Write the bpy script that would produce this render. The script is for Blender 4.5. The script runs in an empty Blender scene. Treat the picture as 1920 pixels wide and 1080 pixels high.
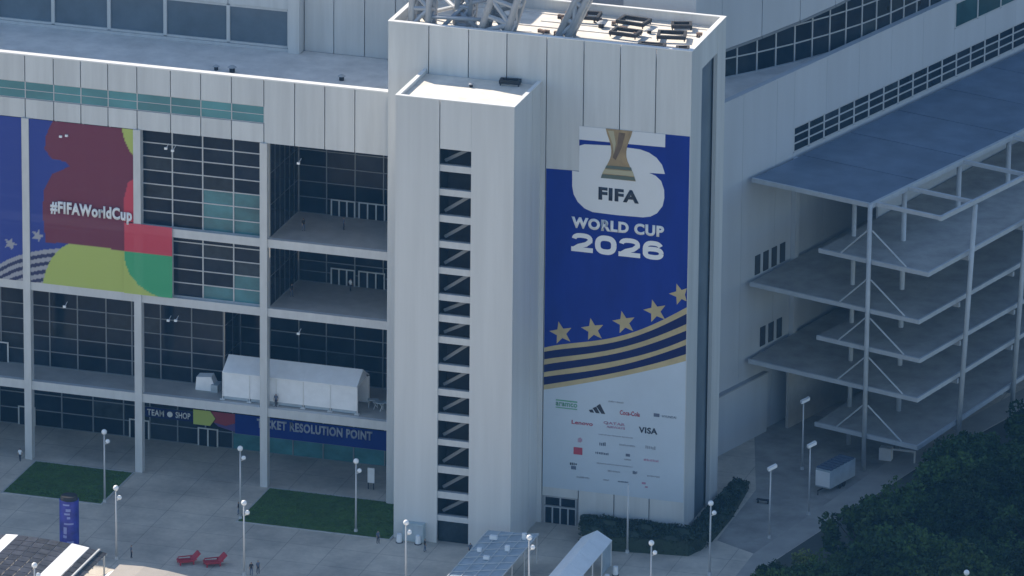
import bpy, bmesh, math, random
from mathutils import Vector, Matrix

R = math.radians
scene = bpy.context.scene
COL = scene.collection
random.seed(7)

# ------------------------------------------------------------------ camera
cam_d = bpy.data.cameras.new('camera')
cam = bpy.data.objects.new('camera', cam_d)
COL.objects.link(cam)
scene.camera = cam
cam_d.sensor_width = 36.0
cam_d.lens = 36.0 * 14630.0 / 1920.0
cam_d.clip_start = 1.0
cam_d.clip_end = 6000.0
PITCH, YAW, ROLL = R(19.011), R(17.038), R(0.5743)
_h = Vector((-math.sin(YAW), math.cos(YAW), 0))
_f = _h * math.cos(PITCH) + Vector((0, 0, -math.sin(PITCH)))
_r = Vector((math.cos(YAW), math.sin(YAW), 0))
_u = _r.cross(_f)
_R = _r * math.cos(ROLL) + _u * math.sin(ROLL)
_U = _u * math.cos(ROLL) - _r * math.sin(ROLL)
_m = Matrix((_R, _U, -_f)).transposed().to_4x4()
_m.translation = Vector((281.13, -867.89, 347.45))
cam.matrix_world = _m

# ------------------------------------------------------------------ light
SUN_AZ, SUN_EL = R(62.0), R(37.5)          # towards the back-left of the building
to_sun = Vector((-math.sin(SUN_AZ) * math.cos(SUN_EL), math.cos(SUN_AZ) * math.cos(SUN_EL), math.sin(SUN_EL)))
world = bpy.data.worlds.new('World')
scene.world = world
world.use_nodes = True
wn = world.node_tree
bg = wn.nodes['Background']
sky = wn.nodes.new('ShaderNodeTexSky')
sky.sky_type = 'NISHITA'
sky.sun_disc = False
sky.sun_elevation = SUN_EL
sky.sun_rotation = -SUN_AZ
sky.altitude = 20
sky.air_density = 1.0
sky.dust_density = 0.3
sky.ozone_density = 1.0
wn.links.new(sky.outputs[0], bg.inputs[0])
bg.inputs[1].default_value = 0.125
sun_d = bpy.data.lights.new('sun', 'SUN')
sun_d.energy = 5.0
sun_d.angle = R(0.53)
sun_d.color = (1.0, 0.90, 0.76)
sun = bpy.data.objects.new('sun', sun_d)
COL.objects.link(sun)
sun.rotation_euler = to_sun.to_track_quat('Z', 'Y').to_euler()
sun.location = to_sun * 500
scene.view_settings.view_transform = 'Standard'
scene.view_settings.look = 'None'
scene.view_settings.gamma = 1.0
scene.view_settings.use_curve_mapping = False
scene.view_settings.exposure = 0.58
scene.render.engine = 'CYCLES'
scene.cycles.use_denoising = True
scene.cycles.max_bounces = 6
scene.cycles.transparent_max_bounces = 8
scene.cycles.volume_bounces = 0

# ------------------------------------------------------------------ materials
def mat(name, col, rough=0.6, metal=0.0, var=0.0, scale=0.5, stretch=(1, 1, 1), rand=0.0, bump=0.0, spec=0.5, col2=None, detail=4.0, alpha=None, trans=0.0):
    m = bpy.data.materials.new(name)
    m.use_nodes = True
    nt = m.node_tree
    b = nt.nodes['Principled BSDF']
    b.inputs['Roughness'].default_value = rough
    b.inputs['Metallic'].default_value = metal
    b.inputs['Specular IOR Level'].default_value = spec
    c4 = (*col, 1)
    b.inputs['Base Color'].default_value = c4
    L = nt.links.new
    if var or rand or bump:
        geo = nt.nodes.new('ShaderNodeNewGeometry')
        mp = nt.nodes.new('ShaderNodeMapping')
        mp.inputs['Scale'].default_value = stretch
        L(geo.outputs['Position'], mp.inputs['Vector'])
        nz = nt.nodes.new('ShaderNodeTexNoise')
        nz.inputs['Scale'].default_value = scale
        nz.inputs['Detail'].default_value = detail
        nz.inputs['Roughness'].default_value = 0.6
        L(mp.outputs[0], nz.inputs['Vector'])
        mx = nt.nodes.new('ShaderNodeMix')
        mx.data_type = 'RGBA'
        k = 1 - var
        d = col2 if col2 else tuple(v * k for v in col)
        mx.inputs['A'].default_value = (*d, 1)
        mx.inputs['B'].default_value = c4 if col2 else (*(min(1, v * (1 + var)) for v in col), 1)
        rp = nt.nodes.new('ShaderNodeMapRange')
        rp.inputs['From Min'].default_value = 0.3
        rp.inputs['From Max'].default_value = 0.7
        L(nz.outputs['Fac'], rp.inputs['Value'])
        L(rp.outputs[0], mx.inputs['Factor'])
        out = mx.outputs['Result']
        if rand:
            oi = nt.nodes.new('ShaderNodeObjectInfo')
            mr = nt.nodes.new('ShaderNodeMapRange')
            mr.inputs['To Min'].default_value = 1 - rand
            mr.inputs['To Max'].default_value = 1 + rand
            L(oi.outputs['Random'], mr.inputs['Value'])
            hs = nt.nodes.new('ShaderNodeHueSaturation')
            L(mr.outputs[0], hs.inputs['Value'])
            L(out, hs.inputs['Color'])
            out = hs.outputs[0]
        L(out, b.inputs['Base Color'])
        if bump:
            bp = nt.nodes.new('ShaderNodeBump')
            bp.inputs['Strength'].default_value = bump
            bp.inputs['Distance'].default_value = 0.1
            L(nz.outputs['Fac'], bp.inputs['Height'])
            L(bp.outputs[0], b.inputs['Normal'])
    return m

M = {}
M['panel'] = mat('pale_metal_panel', (0.575, 0.59, 0.59), 0.45, 0, 0.09, 0.55, (1.4, 1.4, 0.10), 0.05, spec=0.4, detail=7)
M['panel_tower'] = mat('white_metal_panel', (0.62, 0.625, 0.62), 0.45, 0, 0.07, 0.4, (1.3, 1.3, 0.07), 0.03, spec=0.4, detail=7)
M['joint'] = mat('joint_grey', (0.40, 0.41, 0.42), 0.8, 0, 0.05, 1)
M['steel'] = mat('painted_steel', (0.56, 0.57, 0.57), 0.45, 0, 0.06, 1.2, (1, 1, 0.3))
M['ramp_steel'] = mat('ramp_painted_steel', (0.46, 0.49, 0.52), 0.45, 0, 0.08, 0.8)  # white steel with the right side's shade mixed into its colour
M['truss'] = mat('truss_shaded_steel', (0.40, 0.42, 0.45), 0.45, 0, 0.1, 1.5)  # white tubes darkened to grey-blue for their unlit side
M['white_steel'] = mat('white_painted_steel', (0.72, 0.72, 0.71), 0.4, 0, 0.06, 1.5)
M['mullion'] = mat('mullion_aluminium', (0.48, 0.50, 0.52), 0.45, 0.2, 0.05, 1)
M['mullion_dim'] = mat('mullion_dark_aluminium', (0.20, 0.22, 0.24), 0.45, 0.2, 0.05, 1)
M['glass'] = mat('dark_glass', (0.026, 0.032, 0.040), 0.10, 0, 0.5, 0.22, (1, 1, 0.8), 0.4, spec=0.14, col2=(0.002, 0.007, 0.016), detail=5)
M['glass_teal'] = mat('teal_film_glass', (0.05, 0.17, 0.19), 0.25, 0, 0.3, 0.3, (1, 1, 1.5), 0.2)
M['glass_band'] = mat('pale_teal_glass', (0.065, 0.23, 0.25), 0.25, 0, 0.2, 0.15, (1, 1, 1.5), 0.16)
M['glass_deep'] = mat('deep_teal_glass', (0.02, 0.075, 0.085), 0.2, 0, 0.3, 0.3, rand=0.2, spec=0.3)
M['glass_pale'] = mat('pale_blind_glass', (0.022, 0.030, 0.036), 0.15, 0, 0.5, 0.5, rand=0.4, spec=0.2)
M['glass_grey'] = mat('grey_blue_glass', (0.12, 0.16, 0.20), 0.3, 0, 0.2, 0.2, (1, 1, 1), 0.1)
M['dark'] = mat('dark_interior', (0.03, 0.032, 0.035), 0.8, 0, 0.2, 0.6)
M['concrete'] = mat('concrete_slab', (0.42, 0.40, 0.37), 0.8, 0, 0.12, 0.5, bump=0.1)
M['roofing'] = mat('white_roof_membrane', (0.76, 0.70, 0.61), 0.7, 0, 0.16, 0.45, bump=0.05)
M['roofing_grey'] = mat('grey_roof_membrane', (0.70, 0.67, 0.63), 0.75, 0, 0.14, 0.4, detail=7)
M['coping'] = mat('white_coping', (0.80, 0.80, 0.79), 0.35)
M['black'] = mat('black_rubber', (0.02, 0.02, 0.022), 0.7, 0, 0.2, 2)
M['plaza'] = None
M['banner_blue'] = mat('banner_blue_print', (0.004, 0.024, 0.24), 0.55, 0, 0.12, 0.3, (1.5, 1, 0.5), spec=0.15, bump=0.25)
M['banner_navy'] = mat('banner_navy_print', (0.006, 0.010, 0.085), 0.6, spec=0.15)
M['banner_white'] = mat('banner_white_print', (0.68, 0.70, 0.72), 0.55, 0, 0.03, 0.2)
M['banner_gold'] = mat('banner_gold_print', (0.44, 0.36, 0.19), 0.5, 0, 0.12, 0.5)
M['trophy'] = mat('trophy_gold_print', (0.30, 0.21, 0.10), 0.5, 0, 0.35, 0.9, (1, 1, 0.5))
M['trophy_base'] = mat('trophy_green_print', (0.09, 0.12, 0.09), 0.5)
M['trophy_dark'] = mat('trophy_brown_print', (0.14, 0.09, 0.05), 0.5, 0, 0.3, 1.2)
M['trophy_lite'] = mat('trophy_light_print', (0.42, 0.38, 0.24), 0.5)
M['banner_field'] = mat('banner_shaded_white_print', (0.50, 0.58, 0.66), 0.55, 0, 0.05, 0.15, bump=0.05)  # white print dimmed and blued for the weaker light low on the tower
M['ink'] = mat('print_dark_ink', (0.015, 0.02, 0.035), 0.5)
M['ink_grey'] = mat('print_grey_ink', (0.27, 0.30, 0.36), 0.5)
M['ink_mid'] = mat('print_slate_ink', (0.10, 0.13, 0.19), 0.5)
M['ink_red'] = mat('print_red_ink', (0.42, 0.05, 0.09), 0.5)
M['ink_rose'] = mat('print_rose_ink', (0.42, 0.22, 0.32), 0.5)
M['ink_green'] = mat('print_green_ink', (0.12, 0.34, 0.22), 0.5)
M['white_letter'] = mat('white_letter', (0.78, 0.79, 0.80), 0.45)
M['sign_letter'] = mat('sign_pale_letter', (0.40, 0.44, 0.58), 0.45)
M['red'] = mat('red_paint', (0.42, 0.03, 0.05), 0.4, 0, 0.1, 2)
M['tent'] = mat('white_tent_fabric', (0.82, 0.83, 0.84), 0.6, 0, 0.05, 0.8, bump=0.1)
M['tent_cream'] = mat('cream_tent_fabric', (0.36, 0.33, 0.30), 0.6, 0, 0.05, 0.8)
M['tent_blue'] = mat('pale_blue_canopy', (0.40, 0.46, 0.50), 0.6, 0, 0.14, 0.6)
M['globe'] = mat('white_lamp_globe', (0.85, 0.86, 0.87), 0.25)
M['pole'] = mat('grey_lamp_pole', (0.50, 0.51, 0.52), 0.4, 0.1, 0.05, 2)
M['canopy'] = mat('blue_grey_metal_roof', (0.13, 0.18, 0.26), 0.5, 0, 0.22, 0.22, rand=0.06, bump=0.04, detail=7)
M['deck'] = mat('ramp_deck_concrete', (0.34, 0.33, 0.31), 0.8, 0, 0.22, 0.35, detail=7)
M['wing'] = mat('wing_metal_panel', (0.47, 0.50, 0.54), 0.5, 0, 0.05, 0.3, (1, 1, 0.12), 0.02)  # facade panel tone with blue skylight mixed into the colour
M['wing_grey'] = mat('wing_grey_panel', (0.33, 0.35, 0.38), 0.6, 0, 0.1, 0.3)
M['grass'] = mat('lawn_grass', (0.065, 0.135, 0.016), 0.9, 0, 0.35, 0.35, rand=0.0)
M['soil'] = mat('lawn_soil', (0.055, 0.115, 0.015), 0.95, 0, 0.25, 1.0)
M['bark'] = mat('bark', (0.07, 0.05, 0.035), 0.9, 0, 0.3, 3)
M['leaf'] = mat('dark_foliage', (0.022, 0.048, 0.012), 0.7, 0, 0.5, 0.35, (1, 1, 1), 0.4, spec=0.2)
M['leaf_mid'] = mat('mid_green_foliage', (0.042, 0.080, 0.016), 0.7, 0, 0.5, 0.35, (1, 1, 1), 0.35, spec=0.2)
M['leaf_sunlit'] = mat('sunlit_foliage', (0.14, 0.17, 0.025), 0.6, 0, 0.3, 0.7)  # sunlit look of the bush painted into its leaf colour
M['leaf_hedge'] = mat('hedge_foliage', (0.018, 0.036, 0.014), 0.6, 0, 0.4, 0.7)
M['solar'] = mat('dark_roof_panel', (0.05, 0.055, 0.07), 0.35, 0, 0.3, 0.8, rand=0.25)
M['skin'] = mat('skin', (0.42, 0.26, 0.18), 0.6)
M['kiosk'] = mat('kiosk_blue_print', (0.03, 0.04, 0.30), 0.45, 0, 0.35, 0.7, (1, 1, 1.4))
M['kiosk_mark'] = mat('kiosk_pale_print', (0.22, 0.26, 0.55), 0.45)
M['kerb'] = mat('kerb_concrete', (0.44, 0.43, 0.41), 0.8, 0, 0.1, 1)

# plaza paving: concrete slabs with joints, stains and a darker paving pattern
def plaza_mat():
    m = bpy.data.materials.new('plaza_paving')
    m.use_nodes = True
    nt = m.node_tree; L = nt.links.new
    b = nt.nodes['Principled BSDF']
    b.inputs['Roughness'].default_value = 0.8
    geo = nt.nodes.new('ShaderNodeNewGeometry')
    br = nt.nodes.new('ShaderNodeTexBrick')
    br.offset = 0.0
    br.inputs['Scale'].default_value = 1.0
    br.inputs['Brick Width'].default_value = 6.0
    br.inputs['Row Height'].default_value = 6.0
    br.inputs['Mortar Size'].default_value = 0.05
    br.inputs['Color1'].default_value = (0.57, 0.51, 0.43, 1)
    br.inputs['Color2'].default_value = (0.61, 0.55, 0.465, 1)
    br.inputs['Mortar'].default_value = (0.38, 0.345, 0.30, 1)
    L(geo.outputs['Position'], br.inputs['Vector'])
    nz = nt.nodes.new('ShaderNodeTexNoise')
    nz.inputs['Scale'].default_value = 0.09
    nz.inputs['Detail'].default_value = 6
    nz.inputs['Roughness'].default_value = 0.62
    L(geo.outputs['Position'], nz.inputs['Vector'])
    rp = nt.nodes.new('ShaderNodeValToRGB')
    rp.color_ramp.elements[0].position = 0.36
    rp.color_ramp.elements[0].color = (0.66, 0.67, 0.68, 1)
    rp.color_ramp.elements[1].position = 0.62
    rp.color_ramp.elements[1].color = (1.08, 1.07, 1.05, 1)
    L(nz.outputs['Fac'], rp.inputs['Fac'])
    mx = nt.nodes.new('ShaderNodeMix'); mx.data_type = 'RGBA'; mx.blend_type = 'MULTIPLY'
    mx.inputs['Factor'].default_value = 1.0
    L(br.outputs['Color'], mx.inputs['A']); L(rp.outputs['Color'], mx.inputs['B'])
    n2 = nt.nodes.new('ShaderNodeTexNoise')
    n2.inputs['Scale'].default_value = 1.6
    n2.inputs['Detail'].default_value = 5
    L(geo.outputs['Position'], n2.inputs['Vector'])
    r2 = nt.nodes.new('ShaderNodeMapRange')
    r2.inputs['To Min'].default_value = 0.86; r2.inputs['To Max'].default_value = 1.12
    L(n2.outputs['Fac'], r2.inputs['Value'])
    hs = nt.nodes.new('ShaderNodeHueSaturation')
    L(mx.outputs['Result'], hs.inputs['Color']); L(r2.outputs[0], hs.inputs['Value'])
    L(hs.outputs[0], b.inputs['Base Color'])
    return m
M['plaza'] = plaza_mat()
M['plaza_shade'] = mat('shade_darkened_paving', (0.31, 0.295, 0.27), 0.85, 0, 0.25, 0.25, bump=0.05)  # plaza paving with the right side's shade put into the colour
M['walk'] = mat('walkway_concrete', (0.36, 0.34, 0.31), 0.8, 0, 0.12, 0.3)  # concrete toned darker to carry the shade on the walkway
M['earth'] = mat('far_ground', (0.065, 0.07, 0.06), 0.9, 0, 0.25, 0.02)

def film_mat():
    m = bpy.data.materials.new('printed_mesh_film')
    m.use_nodes = True
    nt = m.node_tree; L = nt.links.new
    b = nt.nodes['Principled BSDF']
    at = nt.nodes.new('ShaderNodeVertexColor'); at.layer_name = 'print'
    L(at.outputs['Color'], b.inputs['Base Color'])
    b.inputs['Roughness'].default_value = 0.5
    tr = nt.nodes.new('ShaderNodeBsdfTransparent')
    mx = nt.nodes.new('ShaderNodeMixShader')
    mx.inputs[0].default_value = 0.82
    L(tr.outputs[0], mx.inputs[1]); L(b.outputs[0], mx.inputs[2])
    L(mx.outputs[0], nt.nodes['Material Output'].inputs['Surface'])
    return m
M['film'] = film_mat()

# ------------------------------------------------------------------ builders
ORG = {}      # object -> world position of its origin (no rotation on parents)

class Frame:
    def __init__(s, x=0, y=0, rz=0):
        s.o = Vector((x, y, 0)); s.rz = rz; s.c = math.cos(rz); s.s = math.sin(rz)
    def __call__(s, u, v, z):
        return Vector((s.o.x + s.c * u - s.s * v, s.o.y + s.s * u + s.c * v, z))
WORLD = Frame()

def reg(o, parent):
    COL.objects.link(o)
    if parent is not None:
        o.parent = parent
    return o

def thing(name, label, cat, loc=(0, 0, 0), group=None):
    o = bpy.data.objects.new(name, None)
    o.empty_display_size = 0.5
    COL.objects.link(o)
    o.location = loc
    ORG[o.name] = Vector(loc)
    o['label'] = label; o['category'] = cat
    if group: o['group'] = group
    return o

def org(p):
    return ORG[p.name] if p is not None else Vector((0, 0, 0))

class MB:
    def __init__(s, frame=WORLD):
        s.v = []; s.f = []; s.mi = []; s.fr = frame
    def add(s, vs, fs, mi=0):
        b = len(s.v)
        s.v += [s.fr(*p) for p in vs]
        s.f += [tuple(b + i for i in f) for f in fs]
        s.mi += [mi] * len(fs)
        return s
    def box(s, x0, x1, y0, y1, z0, z1, mi=0):
        vs = [(x0, y0, z0), (x1, y0, z0), (x1, y1, z0), (x0, y1, z0), (x0, y0, z1), (x1, y0, z1), (x1, y1, z1), (x0, y1, z1)]
        return s.add(vs, [(0, 3, 2, 1), (4, 5, 6, 7), (0, 1, 5, 4), (1, 2, 6, 5), (2, 3, 7, 6), (3, 0, 4, 7)], mi)
    def hexa(s, b, t, mi=0):           # 4 bottom points, 4 top points (counter-clockwise seen from above)
        return s.add(list(b) + list(t), [(0, 3, 2, 1), (4, 5, 6, 7), (0, 1, 5, 4), (1, 2, 6, 5), (2, 3, 7, 6), (3, 0, 4, 7)], mi)
    def prism(s, pts, z0, z1, mi=0):   # plan polygon, counter-clockwise
        n = len(pts)
        vs = [(x, y, z0) for x, y in pts] + [(x, y, z1) for x, y in pts]
        fs = [tuple(range(n - 1, -1, -1)), tuple(range(n, 2 * n))] + [(i, (i + 1) % n, n + (i + 1) % n, n + i) for i in range(n)]
        return s.add(vs, fs, mi)
    def plate(s, pts, y, t=0.03, mi=0):   # polygon in the X-Z plane facing -Y, t thick
        n = len(pts)
        a = sum(pts[i][0] * pts[(i + 1) % n][1] - pts[(i + 1) % n][0] * pts[i][1] for i in range(n))
        if a < 0: pts = pts[::-1]
        vs = [(x, y, z) for x, z in pts] + [(x, y + t, z) for x, z in pts]
        fs = [tuple(range(n)), tuple(range(2 * n - 1, n - 1, -1))] + [(i, n + i, n + (i + 1) % n, (i + 1) % n) for i in range(n)]
        return s.add(vs, fs, mi)
    def tube(s, p, q, r, r2=None, n=8, mi=0, caps=True):
        p = Vector(p); q = Vector(q); r2 = r if r2 is None else r2
        d = (q - p).normalized()
        a = d.orthogonal().normalized(); b = d.cross(a)
        vs = []
        for c, rr in ((p, r), (q, r2)):
            for i in range(n):
                t = 2 * math.pi * i / n
                vs.append(tuple(c + (a * math.cos(t) + b * math.sin(t)) * rr))
        fs = [(i, (i + 1) % n, n + (i + 1) % n, n + i) for i in range(n)]
        if caps: fs += [tuple(range(n - 1, -1, -1)), tuple(range(n, 2 * n))]
        return s.add(vs, fs, mi)
    def bar(s, p, q, w, h, mi=0):      # rectangular bar
        p = Vector(p); q = Vector(q); d = (q - p).normalized()
        side = d.cross(Vector((0, 0, 1)))
        side = Vector((1, 0, 0)) if side.length < 1e-4 else side.normalized()
        up = side.cross(d).normalized()
        o = [side * (-w / 2) - up * (h / 2), side * (w / 2) - up * (h / 2), side * (w / 2) + up * (h / 2), side * (-w / 2) + up * (h / 2)]
        vs = [tuple(p + k) for k in o] + [tuple(q + k) for k in o]
        return s.add(vs, [(0, 1, 2, 3), (7, 6, 5, 4), (0, 4, 5, 1), (1, 5, 6, 2), (2, 6, 7, 3), (3, 7, 4, 0)], mi)
    def ball(s, c, r, n=12, m=8, mi=0, sz=1.0):
        vs = [(c[0], c[1], c[2] + r * sz)]
        for j in range(1, m):
            t = math.pi * j / m
            for i in range(n):
                a = 2 * math.pi * i / n
                vs.append((c[0] + r * math.sin(t) * math.cos(a), c[1] + r * math.sin(t) * math.sin(a), c[2] + r * sz * math.cos(t)))
        vs.append((c[0], c[1], c[2] - r * sz))
        fs = [(0, 1 + i, 1 + (i + 1) % n) for i in range(n)]
        for j in range(m - 2):
            for i in range(n):
                a = 1 + j * n + i; b = 1 + j * n + (i + 1) % n
                fs.append((a, a + n, b + n, b))
        e = len(vs) - 1
        fs += [(e, 1 + (m - 2) * n + (i + 1) % n, 1 + (m - 2) * n + i) for i in range(n)]
        return s.add(vs, fs, mi)
    def build(s, name, mats, parent=None, smooth=False, recalc=True):
        if not isinstance(mats, (list, tuple)): mats = [mats]
        o0 = org(parent)
        me = bpy.data.meshes.new(name)
        me.from_pydata([tuple(p - o0) for p in s.v], [], s.f)
        for mm in mats: me.materials.append(M[mm] if isinstance(mm, str) else mm)
        if len(mats) > 1: me.polygons.foreach_set('material_index', s.mi)
        if recalc:
            bm = bmesh.new(); bm.from_mesh(me); bmesh.ops.recalc_face_normals(bm, faces=bm.faces[:]); bm.to_mesh(me); bm.free()
        if smooth: me.polygons.foreach_set('use_smooth', [True] * len(me.polygons))
        me.update()
        o = bpy.data.objects.new(name, me)
        reg(o, parent)
        ORG[o.name] = o0.copy()
        return o

_cubes = {}
def cube(name, x0, x1, y0, y1, z0, z1, m, parent, fr=WORLD, jit=0.0):
    """one box piece that shares its mesh with all pieces of the same material"""
    if m not in _cubes:
        me = bpy.data.meshes.new(m + '_piece')
        h = 0.5
        vs = [(-h, -h, -h), (h, -h, -h), (h, h, -h), (-h, h, -h), (-h, -h, h), (h, -h, h), (h, h, h), (-h, h, h)]
        me.from_pydata(vs, [], [(0, 3, 2, 1), (4, 5, 6, 7), (0, 1, 5, 4), (1, 2, 6, 5), (2, 3, 7, 6), (3, 0, 4, 7)])
        me.materials.append(M[m]); me.update()
        _cubes[m] = me
    o = bpy.data.objects.new(name, _cubes[m])
    c = fr((x0 + x1) / 2, (y0 + y1) / 2, (z0 + z1) / 2)
    reg(o, parent)
    o.location = c - org(parent)
    o.rotation_euler = (random.uniform(-jit, jit), 0, fr.rz + random.uniform(-jit, jit))
    o.scale = (x1 - x0, y1 - y0, z1 - z0)
    ORG[o.name] = c
    return o

def struct(o, label=None):
    o['kind'] = 'structure'
    if label: o['label'] = label
    return o

def tag(o, label, cat, group=None, kind=None):
    o['label'] = label; o['category'] = cat
    if group: o['group'] = group
    if kind: o['kind'] = kind
    return o

def copy_tree(o, parent=None):
    c = o.copy()
    COL.objects.link(c)
    c.parent = parent
    for ch in list(o.children):
        copy_tree(ch, c)
    return c

def text(name, s, m, parent, x0, x1, z0, z1, y, bold=0.02, t=0.04):
    """letters fitted into the rectangle x0..x1, z0..z1 on a wall facing -Y"""
    cu = bpy.data.curves.new(name, 'FONT')
    cu.body = s; cu.offset = bold; cu.space_character = 1.0 + bold * 2.2; cu.resolution_u = 4
    tmp = bpy.data.objects.new(name + '_tmp', cu)
    COL.objects.link(tmp)
    bpy.context.view_layer.update()
    dg = bpy.context.evaluated_depsgraph_get()
    me = bpy.data.meshes.new_from_object(tmp.evaluated_get(dg))
    bpy.data.objects.remove(tmp)
    bpy.data.curves.remove(cu)
    xs = [v.co.x for v in me.vertices]; ys = [v.co.y for v in me.vertices]
    a, b, c, d = min(xs), max(xs), min(ys), max(ys)
    o0 = org(parent)
    for v in me.vertices:
        X = x0 + (v.co.x - a) / (b - a) * (x1 - x0)
        Z = z0 + (v.co.y - c) / (d - c) * (z1 - z0)
        v.co = Vector((X, y, Z)) - o0
    bm = bmesh.new(); bm.from_mesh(me)
    r = bmesh.ops.extrude_face_region(bm, geom=bm.faces[:])
    bmesh.ops.translate(bm, vec=(0, t, 0), verts=[g for g in r['geom'] if isinstance(g, bmesh.types.BMVert)])
    bmesh.ops.recalc_face_normals(bm, faces=bm.faces[:])
    bm.to_mesh(me); bm.free()
    me.name = name
    me.materials.clear(); me.materials.append(M[m])
    o = bpy.data.objects.new(name, me)
    reg(o, parent)
    ORG[o.name] = o0.copy()
    return o

def grid_wall(name, parent, us, zs, v, pane, mull, fr=WORLD, swap=False, mw=0.16, mh=0.12, depth=0.12, pick=None, skip=None, jit=0.004):
    """a curtain wall: mullion lattice (one part) with a pane object in each opening.
    the wall runs along u at depth v (or along v when swap)"""
    mb = MB(fr)
    def bx(u0, u1, d0, d1, z0, z1):
        if swap: mb.box(v + d0, v + d1, u0, u1, z0, z1)
        else: mb.box(u0, u1, v + d0, v + d1, z0, z1)
    for u in us: bx(u - mw / 2, u + mw / 2, -depth, 0.05, zs[0], zs[-1])
    for z in zs:
        for i in range(len(us) - 1):
            bx(us[i] + mw / 2, us[i + 1] - mw / 2, -depth * 0.75, 0.04, z - mh / 2, z + mh / 2)
    w = mb.build(name, mull, parent)
    for i in range(len(us) - 1):
        for j in range(len(zs) - 1):
            if skip and skip(i, j): continue
            m = pick(i, j) if pick else pane
            if m == 'glass' and random.random() < .16: m = 'glass_pale'
            a = us[i] + mw / 2 - 0.02; b = us[i + 1] - mw / 2 + 0.02
            z0 = zs[j] + mh / 2 - 0.02; z1 = zs[j + 1] - mh / 2 + 0.02
            if swap: cube('pane', v, v + 0.03, a, b, z0, z1, m, w, fr, jit)
            else: cube('pane', a, b, v, v + 0.03, z0, z1, m, w, fr, jit)
    return w

def lin(a, b, n):
    return [a + (b - a) * i / n for i in range(n + 1)]

# ================================================================== SETTING
g = MB(); g.add([(-1300, -1300, 0), (1400, -1300, 0), (1400, 1400, 0), (-1300, 1400, 0)], [(0, 1, 2, 3)])
struct(g.build('ground', 'earth'))
g = MB(); g.add([(-260, -330, .006), (47.5, -330, .006), (47.5, 8, .006), (56, 46, .006), (70, 92, .006), (-260, 92, .006)], [(0, 1, 2, 3, 4, 5)])
struct(g.build('plaza', 'plaza'))
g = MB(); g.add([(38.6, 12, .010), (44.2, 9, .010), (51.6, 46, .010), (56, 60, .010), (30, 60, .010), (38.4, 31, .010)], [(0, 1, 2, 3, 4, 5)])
struct(g.build('shaded_plaza_sheet', 'plaza_shade'))  # added darker sheet standing in for shade on the plaza
# walkway along the grove
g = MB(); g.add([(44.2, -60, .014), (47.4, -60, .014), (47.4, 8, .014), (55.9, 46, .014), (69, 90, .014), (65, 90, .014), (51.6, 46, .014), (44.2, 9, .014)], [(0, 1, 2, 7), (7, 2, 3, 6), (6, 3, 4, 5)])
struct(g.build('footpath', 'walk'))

def lawn(x0, x1, y0, y1, label):
    t = thing('lawn', label, 'lawn', ((x0 + x1) / 2, (y0 + y1) / 2, 0))
    t['kind'] = 'stuff'
    MB().box(x0, x1, y0, y1, 0.01, 0.07).build('turf_bed', 'soil', t)
    k = MB()
    e = 0.22
    k.box(x0 - e, x1 + e, y0 - e, y0, 0, .11); k.box(x0 - e, x1 + e, y1, y1 + e, 0, .11)
    k.box(x0 - e, x0, y0, y1, 0, .11); k.box(x1, x1 + e, y0, y1, 0, .11)
    k.build('kerb', 'kerb', t)
    rnd = random.Random(int(x0 * 10))
    b = MB()
    for i in range(int((x1 - x0) * (y1 - y0) * 45)):
        x = rnd.uniform(x0, x1); y = rnd.uniform(y0, y1); a = rnd.uniform(0, 6.28); w = rnd.uniform(.08, .16); h = rnd.uniform(.03, .10)
        dx, dy = math.cos(a) * w, math.sin(a) * w
        b.add([(x - dx, y - dy, .07), (x + dx, y + dy, .07), (x + dy * .5, y - dx * .5, .07 + h)], [(0, 1, 2)])
    gr = b.build('grass', 'grass', t, recalc=False); gr['kind'] = 'stuff'
lawn(-51.9, -38.7, -0.6, 11.3, 'dark green rectangular lawn left of the plaza')
lawn(-20.3, -0.3, -0.9, 11.6, 'dark green rectangular lawn against the stair tower')

# ================================================================== LEFT FACADE
B1, B2, B3, PB, CP = (9.5, 10.65), (22.95, 24.05), (32.15, 33.25), 45.95, 54.3
XL, XR = -150.0, -4.7  # left run, out of view, lengthened to cast shade over the plaza
COLX = [-143, -128, -113, -98, -83, -68.2, -53.1, -38.1, -21.25]
F = thing('stadium_facade', 'long pale stadium facade with glass bays and columns, left of the stair tower', 'building', (-38, 12, 0))
# columns and beams
for x in COLX:
    MB().box(x - .48, x + .48, 11.86, 12.9, 0, PB - .02).build('column', 'steel', F)
for n_, (a, b) in (('beam', B1), ('beam', B2), ('beam', B3)):
    mb = MB()
    edges = [XL] + COLX + [XR]
    for i in range(len(edges) - 1):
        l = edges[i] + (.48 if i else 0); r = edges[i + 1] - (.48 if i < len(edges) - 2 else 0)
        mb.box(l, r, 12.08, 12.86, a, b)
    mb.build(n_, 'steel', F)
# floors and soffits
MB().box(XL, XR, 12.87, 36, 10.1, 10.6).build('floor_slab', 'concrete', F)
MB().box(XL, XR, 12.95, 36, 23.2, 23.98).build('floor_slab', 'concrete', F)
MB().box(-21.0, XR, 12.87, 36, 32.4, 33.18).build('floor_slab', 'concrete', F)
MB().box(XL, XR, 13.0, 36, PB + .05, PB + .6).build('soffit', 'concrete', F)
MB().box(XL, XR, 26.0, 36, 0.0, 10.05).build('core_fill', 'dark', F)
MB().box(XL, -75.1, 13.2, 25.9, 0.0, 10.05).build('core_fill', 'dark', F)  # this and the next two: unseen fills added to block sun through open floors
MB().box(XL, -75.1, 13.2, 36, 10.62, 23.18).build('core_fill', 'dark', F)
MB().box(XL, -75.1, 13.2, 36, 24.0, PB).build('core_fill', 'dark', F)
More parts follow.
